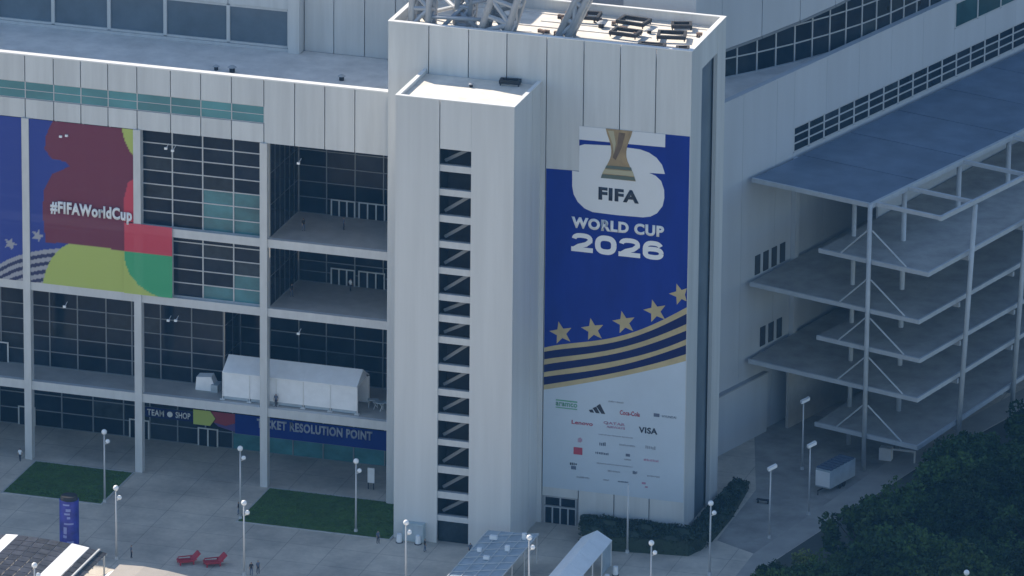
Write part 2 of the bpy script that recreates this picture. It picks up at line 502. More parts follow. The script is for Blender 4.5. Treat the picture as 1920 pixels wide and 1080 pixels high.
# parapet wall: backing plus separate panels, teal window band
MB().box(XL, XR, 12.35, 13.0, PB + .62, 53.9).build('backing_wall', 'joint', F)
JX = [-150, -142, -134, -126, -118, -110, -102, -94, -86, -79.3, -75.4, -71.5, -67.9, -64.3, -60.6, -56.9, -53.11, -49.28, -45.63, -41.99, -38.1, -33.63, -29.62, -25.54, -21.24, -17.18, -13.21, -9.26, XR]
for i in range(len(JX) - 1):
    a, b = JX[i] + .07, JX[i + 1] - .07
    if b <= -21:
        cube('panel', a, b, 12.08, 12.34, PB, 48.42, 'panel', F)
        cube('panel', a, b, 12.08, 12.34, 50.76, CP - .12, 'panel', F)
    else:
        cube('panel', a, b, 12.08, 12.34, PB, CP - .12, 'panel', F)
grid_wall('window_band', F, JX[9:25], [48.5, 49.6, 50.68], 12.24, 'glass_band', 'mullion', mw=.12, mh=.08, depth=.06)
MB().box(XL, XR, 12.02, 12.95, CP - .1, CP + .06).build('coping', 'coping', F)
# upper terrace and the set-back wall behind it
MB().box(XL, XR, 13.02, 27.0, 52.9, 53.3).build('terrace', 'roofing_grey', F)
MB().box(XL, -22.9, 27.2, 45, 46.6, 76.5).build('upper_wall', 'joint', F)  # unseen top height chosen for the shade it throws on the terrace
ux = [-75, -70, -62.4, -54.8, -47.2, -39.6, -31.1, -22.95]
grid_wall('upper_glazing', F, ux, [53.9, 58.75], 27.1, 'glass_grey', 'steel', mw=.45, mh=.3, depth=.25)
for i in range(len(ux) - 1):
    cube('fascia_panel', ux[i] + .05, ux[i + 1] - .05, 26.8, 27.15, 58.95, 76.5, 'panel', F)
MB().box(XL, -22.9, 26.75, 27.15, 53.32, 53.72).build('sill', 'steel', F)
MB().box(-22.9, -21.4, 26.3, 28.4, 53.32, 76.5).build('pilaster', 'panel', F)
MB().box(-21.35, XR - .1, 28.5, 45, 46.6, 76.5).build('upper_wall', 'joint', F)
px_ = [-21.35, -17.4, -13.3, -9.2, XR - .1]
for i in range(4):
    cube('panel', px_[i] + .06, px_[i + 1] - .06, 28.15, 28.45, 53.32, 76.5, 'panel', F)
MB().box(-21.35, XR - .1, 27.02, 28.1, 52.95, 53.3).build('terrace', 'roofing_grey', F)

# glass of the upper left bays
hz_up = lin(24.1, PB, 12)
bay = [-75, -71.5, -68.2, -64.4, -60.6, -56.9, -53.1, -49.3, -45.6, -42, -38.1, -33.7, -29.65, -25.55, -21.3]
def pick_up(i, j):
    if i >= 11:
        z = hz_up[j]
        if i >= 12 and 33.0 < z < 38.5: return 'glass_teal'
        if i >= 13 and z < 26.5: return 'glass_teal'
        if i == 12 and z < 25: return 'glass_teal'
    return 'glass'
grid_wall('curtain_wall', F, bay, hz_up, 12.95, 'glass', 'mullion', mw=.16, mh=.13, pick=pick_up)
# recess on the right: side wall, back walls with doors
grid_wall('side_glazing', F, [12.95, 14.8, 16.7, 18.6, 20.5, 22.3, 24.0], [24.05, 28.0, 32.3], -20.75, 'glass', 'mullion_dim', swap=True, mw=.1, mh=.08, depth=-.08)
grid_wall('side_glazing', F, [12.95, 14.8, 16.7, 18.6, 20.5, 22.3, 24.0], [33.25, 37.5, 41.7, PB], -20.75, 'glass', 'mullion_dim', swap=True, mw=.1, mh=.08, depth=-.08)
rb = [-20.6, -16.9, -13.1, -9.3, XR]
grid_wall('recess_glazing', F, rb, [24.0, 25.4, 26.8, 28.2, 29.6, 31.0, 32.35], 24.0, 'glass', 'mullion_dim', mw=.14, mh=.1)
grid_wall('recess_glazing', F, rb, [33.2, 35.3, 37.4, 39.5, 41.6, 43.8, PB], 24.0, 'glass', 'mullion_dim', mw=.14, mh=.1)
def doors(parent, x0, x1, z0, z1, n, y, frame='steel', pane='glass'):
    w = (x1 - x0) / n
    mb = MB()
    for i in range(n + 1):
        mb.box(x0 + i * w - .09, x0 + i * w + .09, y - .12, y, z0, z1)
    mb.box(x0 + .09, x1 - .09, y - .115, y - .005, z1 - .16, z1 - .002)
    d = mb.build('door_frame', frame, parent)
    for i in range(n):
        cube('door', x0 + i * w + .1, x0 + (i + 1) * w - .1, y - .07, y - .02, z0 + .02, z1 - .17, pane, d)
for zf in (24.0, 33.2):
    doors(F, -16.2, -13.1, zf, zf + 2.2, 3, 23.84)
    doors(F, -12.5, -9.1, zf, zf + 2.2, 3, 23.84)
# second level glass (behind the open terrace)
z2 = lin(10.65, 22.95, 6)
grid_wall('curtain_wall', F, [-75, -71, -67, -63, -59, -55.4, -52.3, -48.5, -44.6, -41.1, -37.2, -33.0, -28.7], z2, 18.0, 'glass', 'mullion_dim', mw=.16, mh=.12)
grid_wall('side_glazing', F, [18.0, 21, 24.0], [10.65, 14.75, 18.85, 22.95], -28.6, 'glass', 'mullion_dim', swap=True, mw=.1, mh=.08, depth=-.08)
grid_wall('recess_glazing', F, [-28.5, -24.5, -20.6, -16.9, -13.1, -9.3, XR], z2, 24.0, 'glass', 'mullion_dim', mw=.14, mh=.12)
# street level glass
z0_ = [0.02, 2.2, 4.4, 6.9, 9.45]
gx = [-75, -70.5, -66, -61.6, -57.2, -53, -48.7, -44.5, -40.9, -37.1, -33.3, -29.6, -25.4, -21.4, -17.3, -13.2, -9, XR]
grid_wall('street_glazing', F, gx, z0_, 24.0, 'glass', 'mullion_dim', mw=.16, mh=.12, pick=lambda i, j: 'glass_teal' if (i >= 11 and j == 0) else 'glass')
doors(F, -58.9, -56.7, 0.02, 2.6, 2, 23.8)
doors(F, -43.6, -41.0, 0.02, 2.6, 2, 23.8)
doors(F, -34.2, -31.6, 0.02, 2.5, 2, 23.8)
doors(F, -60.5, -58.0, 10.65, 13.4, 2, 17.8)
# small floodlights on the beams
for x, z in ((-48.3, 44.0), (-47.5, 44.2), (-33.3, 43.7), (-34.2, 43.9), (-16.6, 43.8), (-48.0, 21.3), (-33.0, 21.1), (-34.0, 21.0), (-16.6, 21.2)):
    mb = MB(); mb.box(x - .18, x + .18, 11.75, 12.0, z - .12, z + .14); mb.tube((x, 12.0, z), (x, 12.94, z + .3), .04, n=6)
    mb.build('floodlight', 'globe', F)

# ---------------------------------------------------------------- printed film on the glass
def inside(x, z, P):
    c = False; n = len(P); j = n - 1
    for i in range(n):
        xi, zi = P[i]; xj, zj = P[j]
        if (zi > z) != (zj > z) and x < (xj - xi) * (z - zi) / (zj - zi) + xi: c = not c
        j = i
    return c
BLUE = (0.016, 0.045, 0.32); NAVY = (0.02, 0.025, 0.10); MAR = (0.19, 0.022, 0.055); RED = (0.66, 0.05, 0.085)
YEL = (0.50, 0.60, 0.13); GRN = (0.05, 0.42, 0.18); STR = (0.42, 0.42, 0.46); MAR2 = (0.17, 0.045, 0.06)
P_MAR = [(-49.3, 46.2), (-38.4, 46.2), (-38.4, 29.6), (-47.3, 29.8), (-50.5, 29.6), (-50.9, 33.5), (-50.7, 36.6), (-49.6, 38.8), (-47.2, 40.1), (-47.7, 40.7), (-49.6, 40.9), (-50.5, 42.0), (-50.4, 43.7)]
P_LEAF = [(-40.2, 46.2), (-38.0, 46.2), (-38.0, 41.9), (-39.0, 42.9), (-39.8, 44.4)]
P_RED = [(-39.8, 29.6), (-39.9, 36.6), (-39.4, 38.7), (-38.0, 39.9), (-38.0, 33.5), (-33.3, 33.6), (-33.3, 29.6)]
P_YEL = [(-51.0, 24.0), (-50.6, 25.6), (-49.8, 27.5), (-48.6, 29.0), (-47.3, 29.8), (-39.9, 29.65), (-39.7, 28.0), (-39.1, 26.6), (-38.0, 25.4), (-36.5, 24.5), (-35.2, 24.0)]
P_GRN = [(-39.9, 29.65), (-33.3, 29.7), (-33.3, 24.0), (-35.2, 24.0), (-36.5, 24.5), (-38.0, 25.4), (-39.1, 26.6), (-39.7, 28.0)]
def star_pts(cx, cz, r, a0=0.3, k=0.42):
    return [(cx + r * (1 if i % 2 == 0 else k) * math.sin(a0 + i * math.pi / 5), cz + r * (1 if i % 2 == 0 else k) * math.cos(a0 + i * math.pi / 5)) for i in range(10)]
P_ST = [star_pts(-55.3, 28.9, .95), star_pts(-51.6, 30.4, .95), star_pts(-58.9, 27.0, .95)]
def film_col(x, z):
    if inside(x, z, P_YEL): return YEL
    if inside(x, z, P_GRN): return GRN
    if inside(x, z, P_RED): return RED
    if inside(x, z, P_LEAF): return YEL
    if inside(x, z, P_MAR): return MAR
    for p in P_ST:
        if inside(x, z, p): return STR
    # swoosh of thin stripes
    d = z - (23.0 + 6.9 * (1 - math.exp(-(x + 60.0) / 5.6)))
    if x < -48.0 and -4.6 < d < 0.0:
        return STR if (d % 1.06) > 0.5 else NAVY
    return BLUE
def film(name, x0, x1, z0, z1, y, parent, hole=None):
    s = 0.16
    nx = int((x1 - x0) / s); nz = int((z1 - z0) / s)
    vs = []; fs = []; cols = []
    o0 = org(parent)
    for j in range(nz + 1):
        for i in range(nx + 1):
            x = x0 + (x1 - x0) * i / nx; z = z0 + (z1 - z0) * j / nz
            vs.append((x - o0.x, y - o0.y, z - o0.z)); cols.append(film_col(x, z))
    for j in range(nz):
        for i in range(nx):
            x = x0 + (x1 - x0) * (i + .5) / nx; z = z0 + (z1 - z0) * (j + .5) / nz
            if hole and hole(x, z): continue
            a = j * (nx + 1) + i
            fs.append((a, a + 1, a + nx + 2, a + nx + 1))
    me = bpy.data.meshes.new(name)
    me.from_pydata(vs, [], fs)
    ca = me.color_attributes.new('print', 'FLOAT_COLOR', 'POINT')
    for i, c in enumerate(cols): ca.data[i].color = (*c, 1)
    me.materials.append(M['film'])
    o = bpy.data.objects.new(name, me)
    reg(o, parent); ORG[o.name] = o0.copy()
    return o
FB = thing('window_banner', 'see-through printed banner of blue, maroon, red, lime and green shapes on the upper left glass', 'banner', (-48, 11.95, 24))
film('printed_film', -64, -38.56, 24.07, 45.9, 12.02, FB, lambda x, z: x > -39.9 and z < 33.5)
film('printed_film', -39.9, -33.4, 24.07, 33.5, 11.8, FB)
text('lettering', '#FIFAWorldCup', 'white_letter', FB, -49.75, -38.75, 33.3, 35.4, 11.74, bold=.045)

# ---------------------------------------------------------------- street level signs
T = thing('shop_sign', 'white TEAM SHOP lettering above the street doors', 'sign', (-38, 23.7, 3.3))
text('lettering', 'TEAM', 'white_letter', T, -41.2, -38.9, 3.35, 4.2, 23.72)
text('lettering', 'SHOP', 'white_letter', T, -37.3, -35.3, 3.4, 4.25, 23.72)
mb = MB(); mb.tube((-38.1, 23.72, 3.78), (-38.1, 23.8, 3.78), .38, n=16); mb.build('ball_emblem', 'white_letter', T)
MB().box(-41.5, -35.0, 23.8, 23.86, 3.1, 4.45).build('backing_board', 'banner_navy', T)
T = thing('ticket_sign', 'navy sign board reading TICKET RESOLUTION POINT with a coloured left end', 'sign', (-22, 23.7, 2.2))
MB().box(-29.2, XR - .1, 23.72, 23.84, 2.25, 4.88).build('board', 'banner_blue', T)
text('lettering', 'TICKET RESOLUTION POINT', 'sign_letter', T, -26.2, -10.6, 3.4, 4.65, 23.66, bold=.04)
mb = MB(); mb.plate([(-34.9, 2.85), (-32.6, 2.85), (-31.9, 3.9), (-32.6, 4.85), (-34.9, 4.85)], 23.74, .08)
mb.build('lime_shape', mat('sign_lime', YEL, .5), T)
mb = MB(); mb.plate([(-32.5, 4.85), (-31.8, 3.9), (-32.1, 3.4), (-30.5, 3.1), (-29.2, 3.6), (-29.2, 4.85)], 23.74, .08)
mb.build('red_shape', mat('sign_red', (0.30, 0.03, 0.05), .5), T)
mb = MB(); mb.plate([(-32.1, 3.38), (-30.5, 3.08), (-29.2, 3.55), (-29.2, 2.4), (-31.5, 2.9)], 23.74, .08)
mb.build('purple_shape', mat('sign_purple', (0.09, 0.05, 0.22), .5), T)

# ================================================================== STAIR TOWER
S = thing('stair_tower', 'slim white stair tower with a dark vertical slot of crossing stairs', 'tower', (7.6, 5.5, 0))
TW, TD, TH = 15.25, 11.08, 58.0
SX0, SX1, SZ = 5.65, 9.75, 51.75
LAND = [(49.61, 48.77), (46.47, 45.65), (43.09, 42.2), (39.71, 38.86), (36.29, 35.47), (32.82, 31.99), (30.11, 29.2), (27.26, 26.41), (23.61, 22.78), (20.36, 19.51), (17.11, 16.2), (13.72, 12.94), (10.19, 9.27), (6.78, 5.92), (3.63, 2.92)]
# front skin panels around the slot
cube('front_panel', 0, SX0 - .02, 0, .4, 0, TH, 'panel_tower', S)
cube('front_panel', SX1 + .02, TW, 0, .4, 0, TH, 'panel_tower', S)
cube('front_panel', SX0 + .1, SX1 - .0, .02, .4, SZ, TH - .02, 'panel_tower', S)
# side skins (right one in two panels with a joint)
cube('side_panel', TW - .4, TW, .42, 7.5, 0, TH, 'panel_tower', S)
cube('side_panel', TW - .4, TW, 7.62, TD, 0, TH, 'panel_tower', S)
cube('side_panel', 0, .4, .42, TD, 0, TH, 'panel_tower', S)
MB().box(.42, TW - .42, 4.6, TD - .02, 0, 56.3).build('core', 'dark', S)
mb = MB(); mb.box(.42, SX0 - .25, .42, 4.55, 0, 56.9); mb.box(SX1 + .25, TW - .42, .42, 4.55, 0, 56.3)
mb.build('shaft_wall', 'dark', S)
MB().box(.42, TW - .42, .42, TD - .02, 57.0, 57.55).build('roof', 'roofing', S)
mb = MB()
mb.box(-.05, TW + .05, -.05, .45, TH, TH + .1); mb.box(-.05, .45, .47, TD, TH, TH + .1); mb.box(TW - .45, TW + .05, .47, TD, TH, TH + .1)
mb.build('coping', 'coping', S)
for k, (a, b) in enumerate(LAND):
    cube('landing_edge', SX0 - .02, SX1 + .02, .25, .7, b, a, 'steel', S)
    MB().box(SX0 - .2, SX1 + .2, .72, 1.5, b + .2, a - .2).build('landing', 'concrete', S)
tops = [(SZ, None)] + LAND
for k in range(len(LAND)):
    hi = SZ if k == 0 else LAND[k - 1][1]
    lo = LAND[k][0]
    if k == 1: continue
    mb = MB(); mb.bar((SX0 + .25, 1.75, lo + .1), (SX1 - .3, 1.75, hi - .0), .3, .4)
    mb.build('stair_flight', 'mullion_dim', S)
# street door of the tower
MB().box(SX0 - .02, SX1 + .02, .8, .9, 0, 2.9).build('door', 'glass_pale', S)

# ================================================================== BANNER TOWER
BX0, BX1, BY0, BY1, BH = -4.6, 34.5, 11.1, 26.6, 63.8
T = thing('corner_tower', 'broad pale corner tower carrying the tall blue banner, with roof trusses on top', 'tower', (15, 19, 0))
jx = [BX0, .67, 5.82, 10.79, 15.95, 20.72, 25.39, 29.97, BX1]
MB().box(BX0 + .35, BX1 - .9, BY0 + .36, BY1, 0, 61.9).build('core', 'joint', T)
for i in range(8):
    z0 = 0 if i != 4 else 3.7
    cube('front_panel', jx[i] + (.07 if i else 0), jx[i + 1] - (.07 if i < 7 else 0), BY0, BY0 + .34, z0, BH, 'panel', T)
for (a, b) in ((BY0 + .36, 15.9), (22.9, BY1)):
    cube('side_panel', BX1 - .5, BX1, a, b, 0, BH, 'panel', T)
cube('side_panel', BX1 - .5, BX1 - .02, 15.92, 22.88, 60.2, BH, 'panel', T)
cube('recess_panel', BX1 - .88, BX1 - .7, 15.92, 22.88, 0, 60.15, 'glass_grey', T)
cube('side_panel', BX0, BX0 + .34, BY0 + .36, BY1, 0, BH, 'panel', T)
cube('back_panel', BX0 + .36, BX1 - .52, BY1 - .34, BY1, 60, BH, 'panel', T)
MB().box(BX0 + .35, BX1 - .52, BY0 + .36, BY1 - .36, 62.0, 62.5).build('roof', 'roofing', T)
mb = MB()
mb.box(BX0 - .05, BX1 + .05, BY0 - .05, BY0 + .6, BH, BH + .1); mb.box(BX1 - .6, BX1 + .05, BY0 + .62, BY1, BH, BH + .1); mb.box(BX0 - .05, BX0 + .5, BY0 + .62, BY1, BH, BH + .1)
mb.box(BX0 + .52, BX1 - .62, BY1 - .5, BY1, BH, BH + .1)
mb.build('coping', 'coping', T)
# raised roof seams
mb = MB()
for yq, xa_, xb_ in ((13.3, -4, 33.6), (16.1, 8, 33.6), (19.0, -4, 27), (21.3, 12, 33.6), (24.4, -2, 33.6)):
    mb.box(xa_, xb_, yq, yq + .18, 62.5, 62.62)
mb.build('roof_seam', 'roofing_grey', T)
# street doors
doors(T, 16.3, 20.4, 0.0, 2.3, 4, BY0 + .2, 'joint')
doors(T, 16.3, 20.4, 2.4, 3.65, 2, BY0 + .2, 'joint')

# rooftop black frames and small gear
def frame_item(x, y, z, w, d, h, rz, label):
    t = thing('rooftop_frame', label, 'roof equipment', (x, y, z), 'black frames on the tower roofs')
    fr = Frame(x, y, rz)
    for (a, b, c, e) in ((-w / 2, w / 2, -d / 2, -d / 2 + .35), (-w / 2, w / 2, d / 2 - .35, d / 2), (-w / 2, -w / 2 + .35, -d / 2 + .35, d / 2 - .35), (w / 2 - .35, w / 2, -d / 2 + .35, d / 2 - .35)):
        MB(fr).box(a, b, c, e, z + .25, z + h).build('rail', 'black', t)
    mb = MB(fr)
    for sx in (-1, 1):
        for sy in (-1, 1):
            mb.tube((sx * (w / 2 - .15), sy * (d / 2 - .15), z), (sx * (w / 2 - .15), sy * (d / 2 - .15), z + .3), .08, n=6)
    mb.build('feet', 'black', t)
for a in ((17.2, 23.7, 62.66, 3.6, 2.6, .7, .1, 'black square frame on the corner tower roof, nearest the leaning truss'),
          (23.5, 23.3, 62.66, 3.8, 2.6, .7, -.15, 'black square frame at the middle of the corner tower roof, rear row'),
          (29.6, 23.6, 62.66, 2.6, 1.8, .7, .3, 'small black frame at the rear right of the corner tower roof'),
          (29.6, 19.2, 62.66, 3.6, 2.6, .7, .2, 'black square frame on the corner tower roof, front row right'),
          (23.9, 18.4, 62.66, 3.6, 2.3, .7, -.1, 'black square frame on the corner tower roof, front row middle'),
          (28.4, 14.6, 62.66, 3.4, 1.2, .6, .05, 'low black frame along the front edge of the corner tower roof'),
          (32.4, 14.4, 62.66, 1.7, 1.4, .6, .3, 'small black frame in the front right corner of the corner tower roof'),
          (11.6, 10.0, 57.55, 2.6, 1.3, .7, .1, 'black frame on the stair tower roof against the corner tower')):
    frame_item(*a)
M['rust'] = mat('weathered_brown_metal', (0.16, 0.11, 0.085), 0.8, 0, 0.4, 1.2, rand=0.3)
rg = random.Random(12)
for k in range(16):
    x, y = rg.uniform(13.5, 33), rg.uniform(13.2, 25.5)
    w_, d_, h_, a_ = rg.uniform(.4, 1.3), rg.uniform(.3, .6), rg.uniform(.2, .4), rg.uniform(-.5, .5)
    t = thing('roof_pallet', 'small weathered brown load among the clutter on the corner tower roof', 'roof equipment', (x, y, 62.62), 'brown loads on the corner tower roof')
    fr = Frame(x, y, a_)
    MB(fr).box(-w_ / 2, w_ / 2, -d_ / 2, d_ / 2, 62.74, 62.74 + h_).build('load', 'rust', t)
    mb = MB(fr)
    for q in (-.4, 0, .4): mb.box(q * w_ - .06, q * w_ + .06, -d_ / 2 - .05, d_ / 2 + .05, 62.5, 62.735)
    mb.build('skid', 'black', t)
def gear(x, y, z, s, label):
    t = thing('roof_vent', label, 'roof equipment', (x, y, z))
    mb = MB(); mb.tube((x, y, z), (x, y, z + s * .8), s * .45, n=10); mb.build('pipe', 'black', t)
    mb = MB(); mb.tube((x, y, z + s * .8), (x, y, z + s * 1.1), s * .75, s * .3, n=10); mb.build('cowl', 'joint', t)
gear(7.3, 7.6, 57.55, .5, 'small dark vent pipe in the middle of the stair tower roof')
gear(19.9, 21.2, 62.5, .8, 'dark vent pipe between the frames on the corner tower roof')
gear(26.2, 20.9, 62.5, .6, 'small vent pipe at the centre of the corner tower roof')
gear(-27.0, 16.6, 53.3, .8, 'dark vent pipe on the facade terrace beside a lower one')
gear(-29.2, 16.8, 53.3, .6, 'lower vent pipe on the facade terrace, left of its pair')
gear(-12.9, 17.8, 53.3, .7, 'lone dark vent pipe on the terrace near the corner tower')

# ---------------------------------------------------------------- tower banner
N = thing('tower_banner', 'tall blue and white tournament banner with gold stars hung on the corner tower', 'banner', (25, 11, 5))
YB = 11.06
def arc5(vals):
    # smooth curve through five measured heights
    X = [16.05, 20.89, 25.39, 29.87, 34.42]
    out = []
    for i in range(31):
        x = X[0] + (X[-1] - X[0]) * i / 30
        z = 0
        for a in range(5):
            t = vals[a]
            for b in range(5):
                if a != b: t *= (x - X[b]) / (X[a] - X[b])
            z += t
        out.append((x, z))
    return out
G = {0: (23.32, 24.58, 25.79, 27.83, 30.7), 1: (22.76, 23.94, 25.16, 27.13, 29.85), 2: (21.77, 22.96, 24.24, 26.08, 28.5), 3: (21.06, 22.32, 23.61, 25.38, 27.65),
     4: (20.07, 21.34, 22.63, 24.26, 26.5), 5: (19.44, 20.63, 21.92, 23.63, 25.75), 6: (18.38, 19.72, 21.08, 22.65, 24.55), 7: (17.74, 19.08, 20.44, 21.94, 23.65)}
g0, g7 = arc5(G[0]), arc5(G[7])
MB().plate([(16.05, 46.84)] + [p for p in g0] + [(34.42, 52.9), (20.25, 52.78), (20.3, 46.95)], YB, .03).build('blue_field', 'banner_blue', N)
MB().plate([(16.05, 4.85), (34.42, 4.85)] + g7[::-1], YB, .03).build('white_field', 'banner_field', N)
def strip(a, b, y, m, name):
    A, Bq = arc5(G[a]), arc5(G[b])
    mb = MB()
    for i in range(30):
        mb.plate([A[i], A[i + 1], Bq[i + 1], Bq[i]], y, .03)
    bm_ = mb.build(name, m, N)
    return bm_
for k in range(4): strip(2 * k, 2 * k + 1, YB, 'banner_gold', 'gold_stripe')
for k in range(3): strip(2 * k + 1, 2 * k + 2, YB, 'banner_navy', 'navy_stripe')
for (x, z, r, a) in ((18.25, 25.5, 1.55, -.25), (22.35, 26.4, 1.55, -.22), (26.4, 27.8, 1.55, -.25), (30.4, 29.75, 1.55, -.3), (33.55, 32.3, 1.45, -.35)):
    P = [(min(px, 34.4), pz) for px, pz in star_pts(x, z, r, a, .42)]
    MB().plate(P, YB - .03, .025).build('star', 'banner_gold', N)
E1 = [(20.29, 50.25), (20.95, 50.51), (24.19, 50.7), (26.58, 50.65), (28.1, 50.6), (29.24, 50.3), (30.2, 49.75), (30.94, 48.9), (31.34, 47.75), (29.29, 47.68), (30.15, 47.39), (30.86, 46.79), (31.26, 45.68), (31.31, 44.63), (31.1, 43.55), (30.41, 42.55), (29.57, 42.03), (28.62, 41.82), (25.18, 41.75), (22.12, 41.81), (21.06, 42.18), (20.19, 42.92), (19.64, 43.86), (19.44, 44.9), (19.41, 46.9), (20.29, 46.9)]
MB().plate(E1, YB - .03, .025).build('emblem', 'banner_white', N)
MB().plate([(20.25, 52.8), (31.3, 52.88), (31.3, 51.2), (20.25, 51.06)], YB - .03, .025).build('emblem_bar', 'banner_white', N)
_tp = [(1.72, 52.86), (1.55, 52.2), (1.28, 51.5), (1.06, 50.8), (.96, 50.1), (.98, 49.5), (1.14, 48.9), (1.42, 48.3), (1.76, 47.6), (2.05, 47.0), (2.24, 46.4)]
MB().plate([(25.38 + w_, z_) for w_, z_ in _tp] + [(25.38 - w_, z_) for w_, z_ in _tp[::-1]], YB - .06, .025).build('trophy', 'trophy', N)
MB().plate([(23.28, 46.9), (27.42, 46.95), (27.59, 46.48), (23.11, 46.38)], YB - .09, .025).build('trophy_base', 'trophy_base', N)
MB().plate([(23.83, 48.1), (26.98, 48.15), (27.12, 47.75), (23.65, 47.7)], YB - .09, .025).build('trophy_base', 'trophy_base', N)
MB().plate([(23.6, 47.6), (27.2, 47.66), (27.4, 47.05), (23.3, 47.0)], YB - .09, .025).build('trophy_band', 'trophy_lite', N)
MB().plate([(25.35, 52.5), (26.2, 52.5), (25.75, 50.6), (25.0, 48.9), (24.6, 49.2), (25.2, 50.9)], YB - .09, .025).build('trophy_shade', 'trophy_dark', N)
MB().plate([(23.95, 52.6), (24.7, 52.65), (25.0, 51.0), (24.75, 49.6), (24.6, 50.9)], YB - .09, .025).build('trophy_light', 'trophy_lite', N)
text('lettering', 'FIFA', 'ink', N, 22.85, 28.05, 43.55, 45.2, YB - .08, bold=.045)
text('lettering', 'WORLD CUP', 'white_letter', N, 19.4, 31.35, 39.5, 40.98, YB - .06, bold=.05)

def ribbon(path, w, name, y):
    """one heavy digit stroke: a band of width w along the path"""
    n = len(path)
    L_, R_ = [], []
    for i in range(n):
        a = Vector(path[max(i - 1, 0)]); b = Vector(path[min(i + 1, n - 1)])
        d = (b - a).normalized(); k = Vector((-d.y, d.x)) * (w / 2)
        p = Vector(path[i])
        L_.append(tuple(p + k)); R_.append(tuple(p - k))
    mb = MB()
    for i in range(n - 1):
        mb.plate([L_[i], L_[i + 1], R_[i + 1], R_[i]], y, .025)
    return mb.build(name, 'white_letter', N)
def oval(cx, cz, rx, rz, a0, a1, n=20, p=2.6):
    out = []
    for i in range(n + 1):
        t = R(a0 + (a1 - a0) * i / n); c, q = math.cos(t), math.sin(t)
        out.append((cx + rx * math.copysign(abs(c) ** (2 / p), c), cz + rz * math.copysign(abs(q) ** (2 / p), q)))
    return out
DW, SW = 2.8, .72
for k in range(4):
    x0 = 19.42 + k * 3.06; cx = x0 + DW / 2; zb, zt = 36.47, 38.9
    if k == 1:
        ribbon(oval(cx, (zb + zt) / 2, DW / 2 - SW / 2, (zt - zb) / 2 - .31, 0, 360, 32), .70, 'digit', YB - .06)
    elif k in (0, 2):
        ribbon(oval(cx, zt - .85, DW / 2 - .36, .56, 175, -20, 16), .60, 'digit', YB - .06)
        ribbon([(x0 + DW - .42, zt - 1.0), (x0 + DW - .9, zt - 1.4), (x0 + .95, zb + .72), (x0 + .35, zb + .3)], .60, 'digit_stroke', YB - .064)
        ribbon([(x0, zb + .3), (x0 + DW, zb + .3)], .60, 'digit_stroke', YB - .068)
    else:
        ribbon(oval(cx, (zb + zt) / 2, DW / 2 - .36, (zt - zb) / 2 - .3, 28, 215, 20), .60, 'digit', YB - .06)
        ribbon(oval(cx, zb + .83, DW / 2 - .36, .53, 0, 360, 28), .60, 'digit_stroke', YB - .064)

# sponsor marks
def mark(x0, x1, z0, z1, m, n=1, gap=.25):
    n2 = n if n == 1 else n * 2
    w = (x1 - x0) / n2
    rm = random.Random(int(x0 * 100 + z0 * 7))
    mb = MB()
    for i in range(n2):
        h = (z1 - z0) * (rm.uniform(.0, .3) if n > 1 else 0)
        mb.box(x0 + i * w, x0 + (i + 1) * w - (w * rm.uniform(.25, .5) if n > 1 else 0), YB - .03, YB - .005, z0 + (h if rm.random() < .3 else 0), z1 - (h if rm.random() < .7 else 0))
    o = mb.build('printed_mark', m, N)
    if n > 1: o['kind'] = 'stuff'
mark(17.65, 20.45, 16.5, 16.68, 'ink_green'); text('lettering', 'aramco', 'ink_green', N, 17.65, 20.45, 15.85, 16.35, YB - .04); mark(17.65, 20.45, 15.55, 15.68, 'ink_green')
mb = MB()
for k in range(3):
    x = 22.05 + k * .72; h = .42 + k * .42
    mb.plate([(x + .12, 15.45), (x + .62, 15.45), (x + .62 - h * .55, 15.45 + h), (x + .12 - h * .55 + .02, 15.45 + h * .72)], YB - .03, .025)
mb.build('three_bar_mark', 'ink', N)
mark(24.5, 26.5, 17.1, 17.3, 'ink_grey', 8); text('lettering', 'Coca-Cola', 'ink_red', N, 26.0, 28.6, 15.6, 16.2, YB - .04); mark(30.4, 31.15, 15.85, 16.3, 'ink_mid'); text('lettering', 'HYUNDAI', 'ink_mid', N, 31.5, 33.3, 15.88, 16.18, YB - .04, bold=.0)
text('lettering', 'Lenovo', 'ink_red', N, 19.75, 22.5, 13.65, 14.15, YB - .04); text('lettering', 'QATAR', 'ink_rose', N, 23.9, 26.7, 14.08, 14.48, YB - .04); text('lettering', 'AIRWAYS', 'ink_rose', N, 24.3, 26.7, 13.66, 13.96, YB - .04)
text('lettering', 'VISA', 'ink', N, 28.5, 30.9, 13.5, 14.3, YB - .04, bold=.03)
mark(23.3, 27.8, 12.6, 12.75, 'ink_grey', 14); mark(20.6, 21.2, 11.3, 11.95, 'ink_rose', 2); mark(20.05, 21.2, 9.65, 10.6, 'ink_red'); mark(23.4, 24.3, 11.2, 11.7, 'ink_mid', 2)
mark(26.0, 28.1, 11.5, 11.72, 'ink_grey', 7); mark(29.4, 30.75, 11.45, 11.9, 'ink_grey', 3); mark(22.9, 24.7, 10.02, 10.32, 'ink_mid', 4); mark(26.85, 27.4, 10.15, 10.5, 'ink_mid'); mark(26.65, 27.6, 9.62, 9.85, 'ink_grey', 4)
mark(29.2, 31.2, 9.85, 10.15, 'ink_rose', 5); mark(19.6, 20.55, 8.15, 8.5, 'ink', 2, .35); mark(19.75, 20.4, 7.6, 8.05, 'ink_mid')
mark(23.1, 27.8, 8.75, 8.9, 'ink_grey', 15); mark(24.55, 26.2, 7.85, 8.05, 'ink_grey', 6); mark(27.8, 28.45, 7.92, 8.32, 'ink_mid', 2); mark(29.7, 31.35, 7.78, 8.0, 'ink_grey', 5)
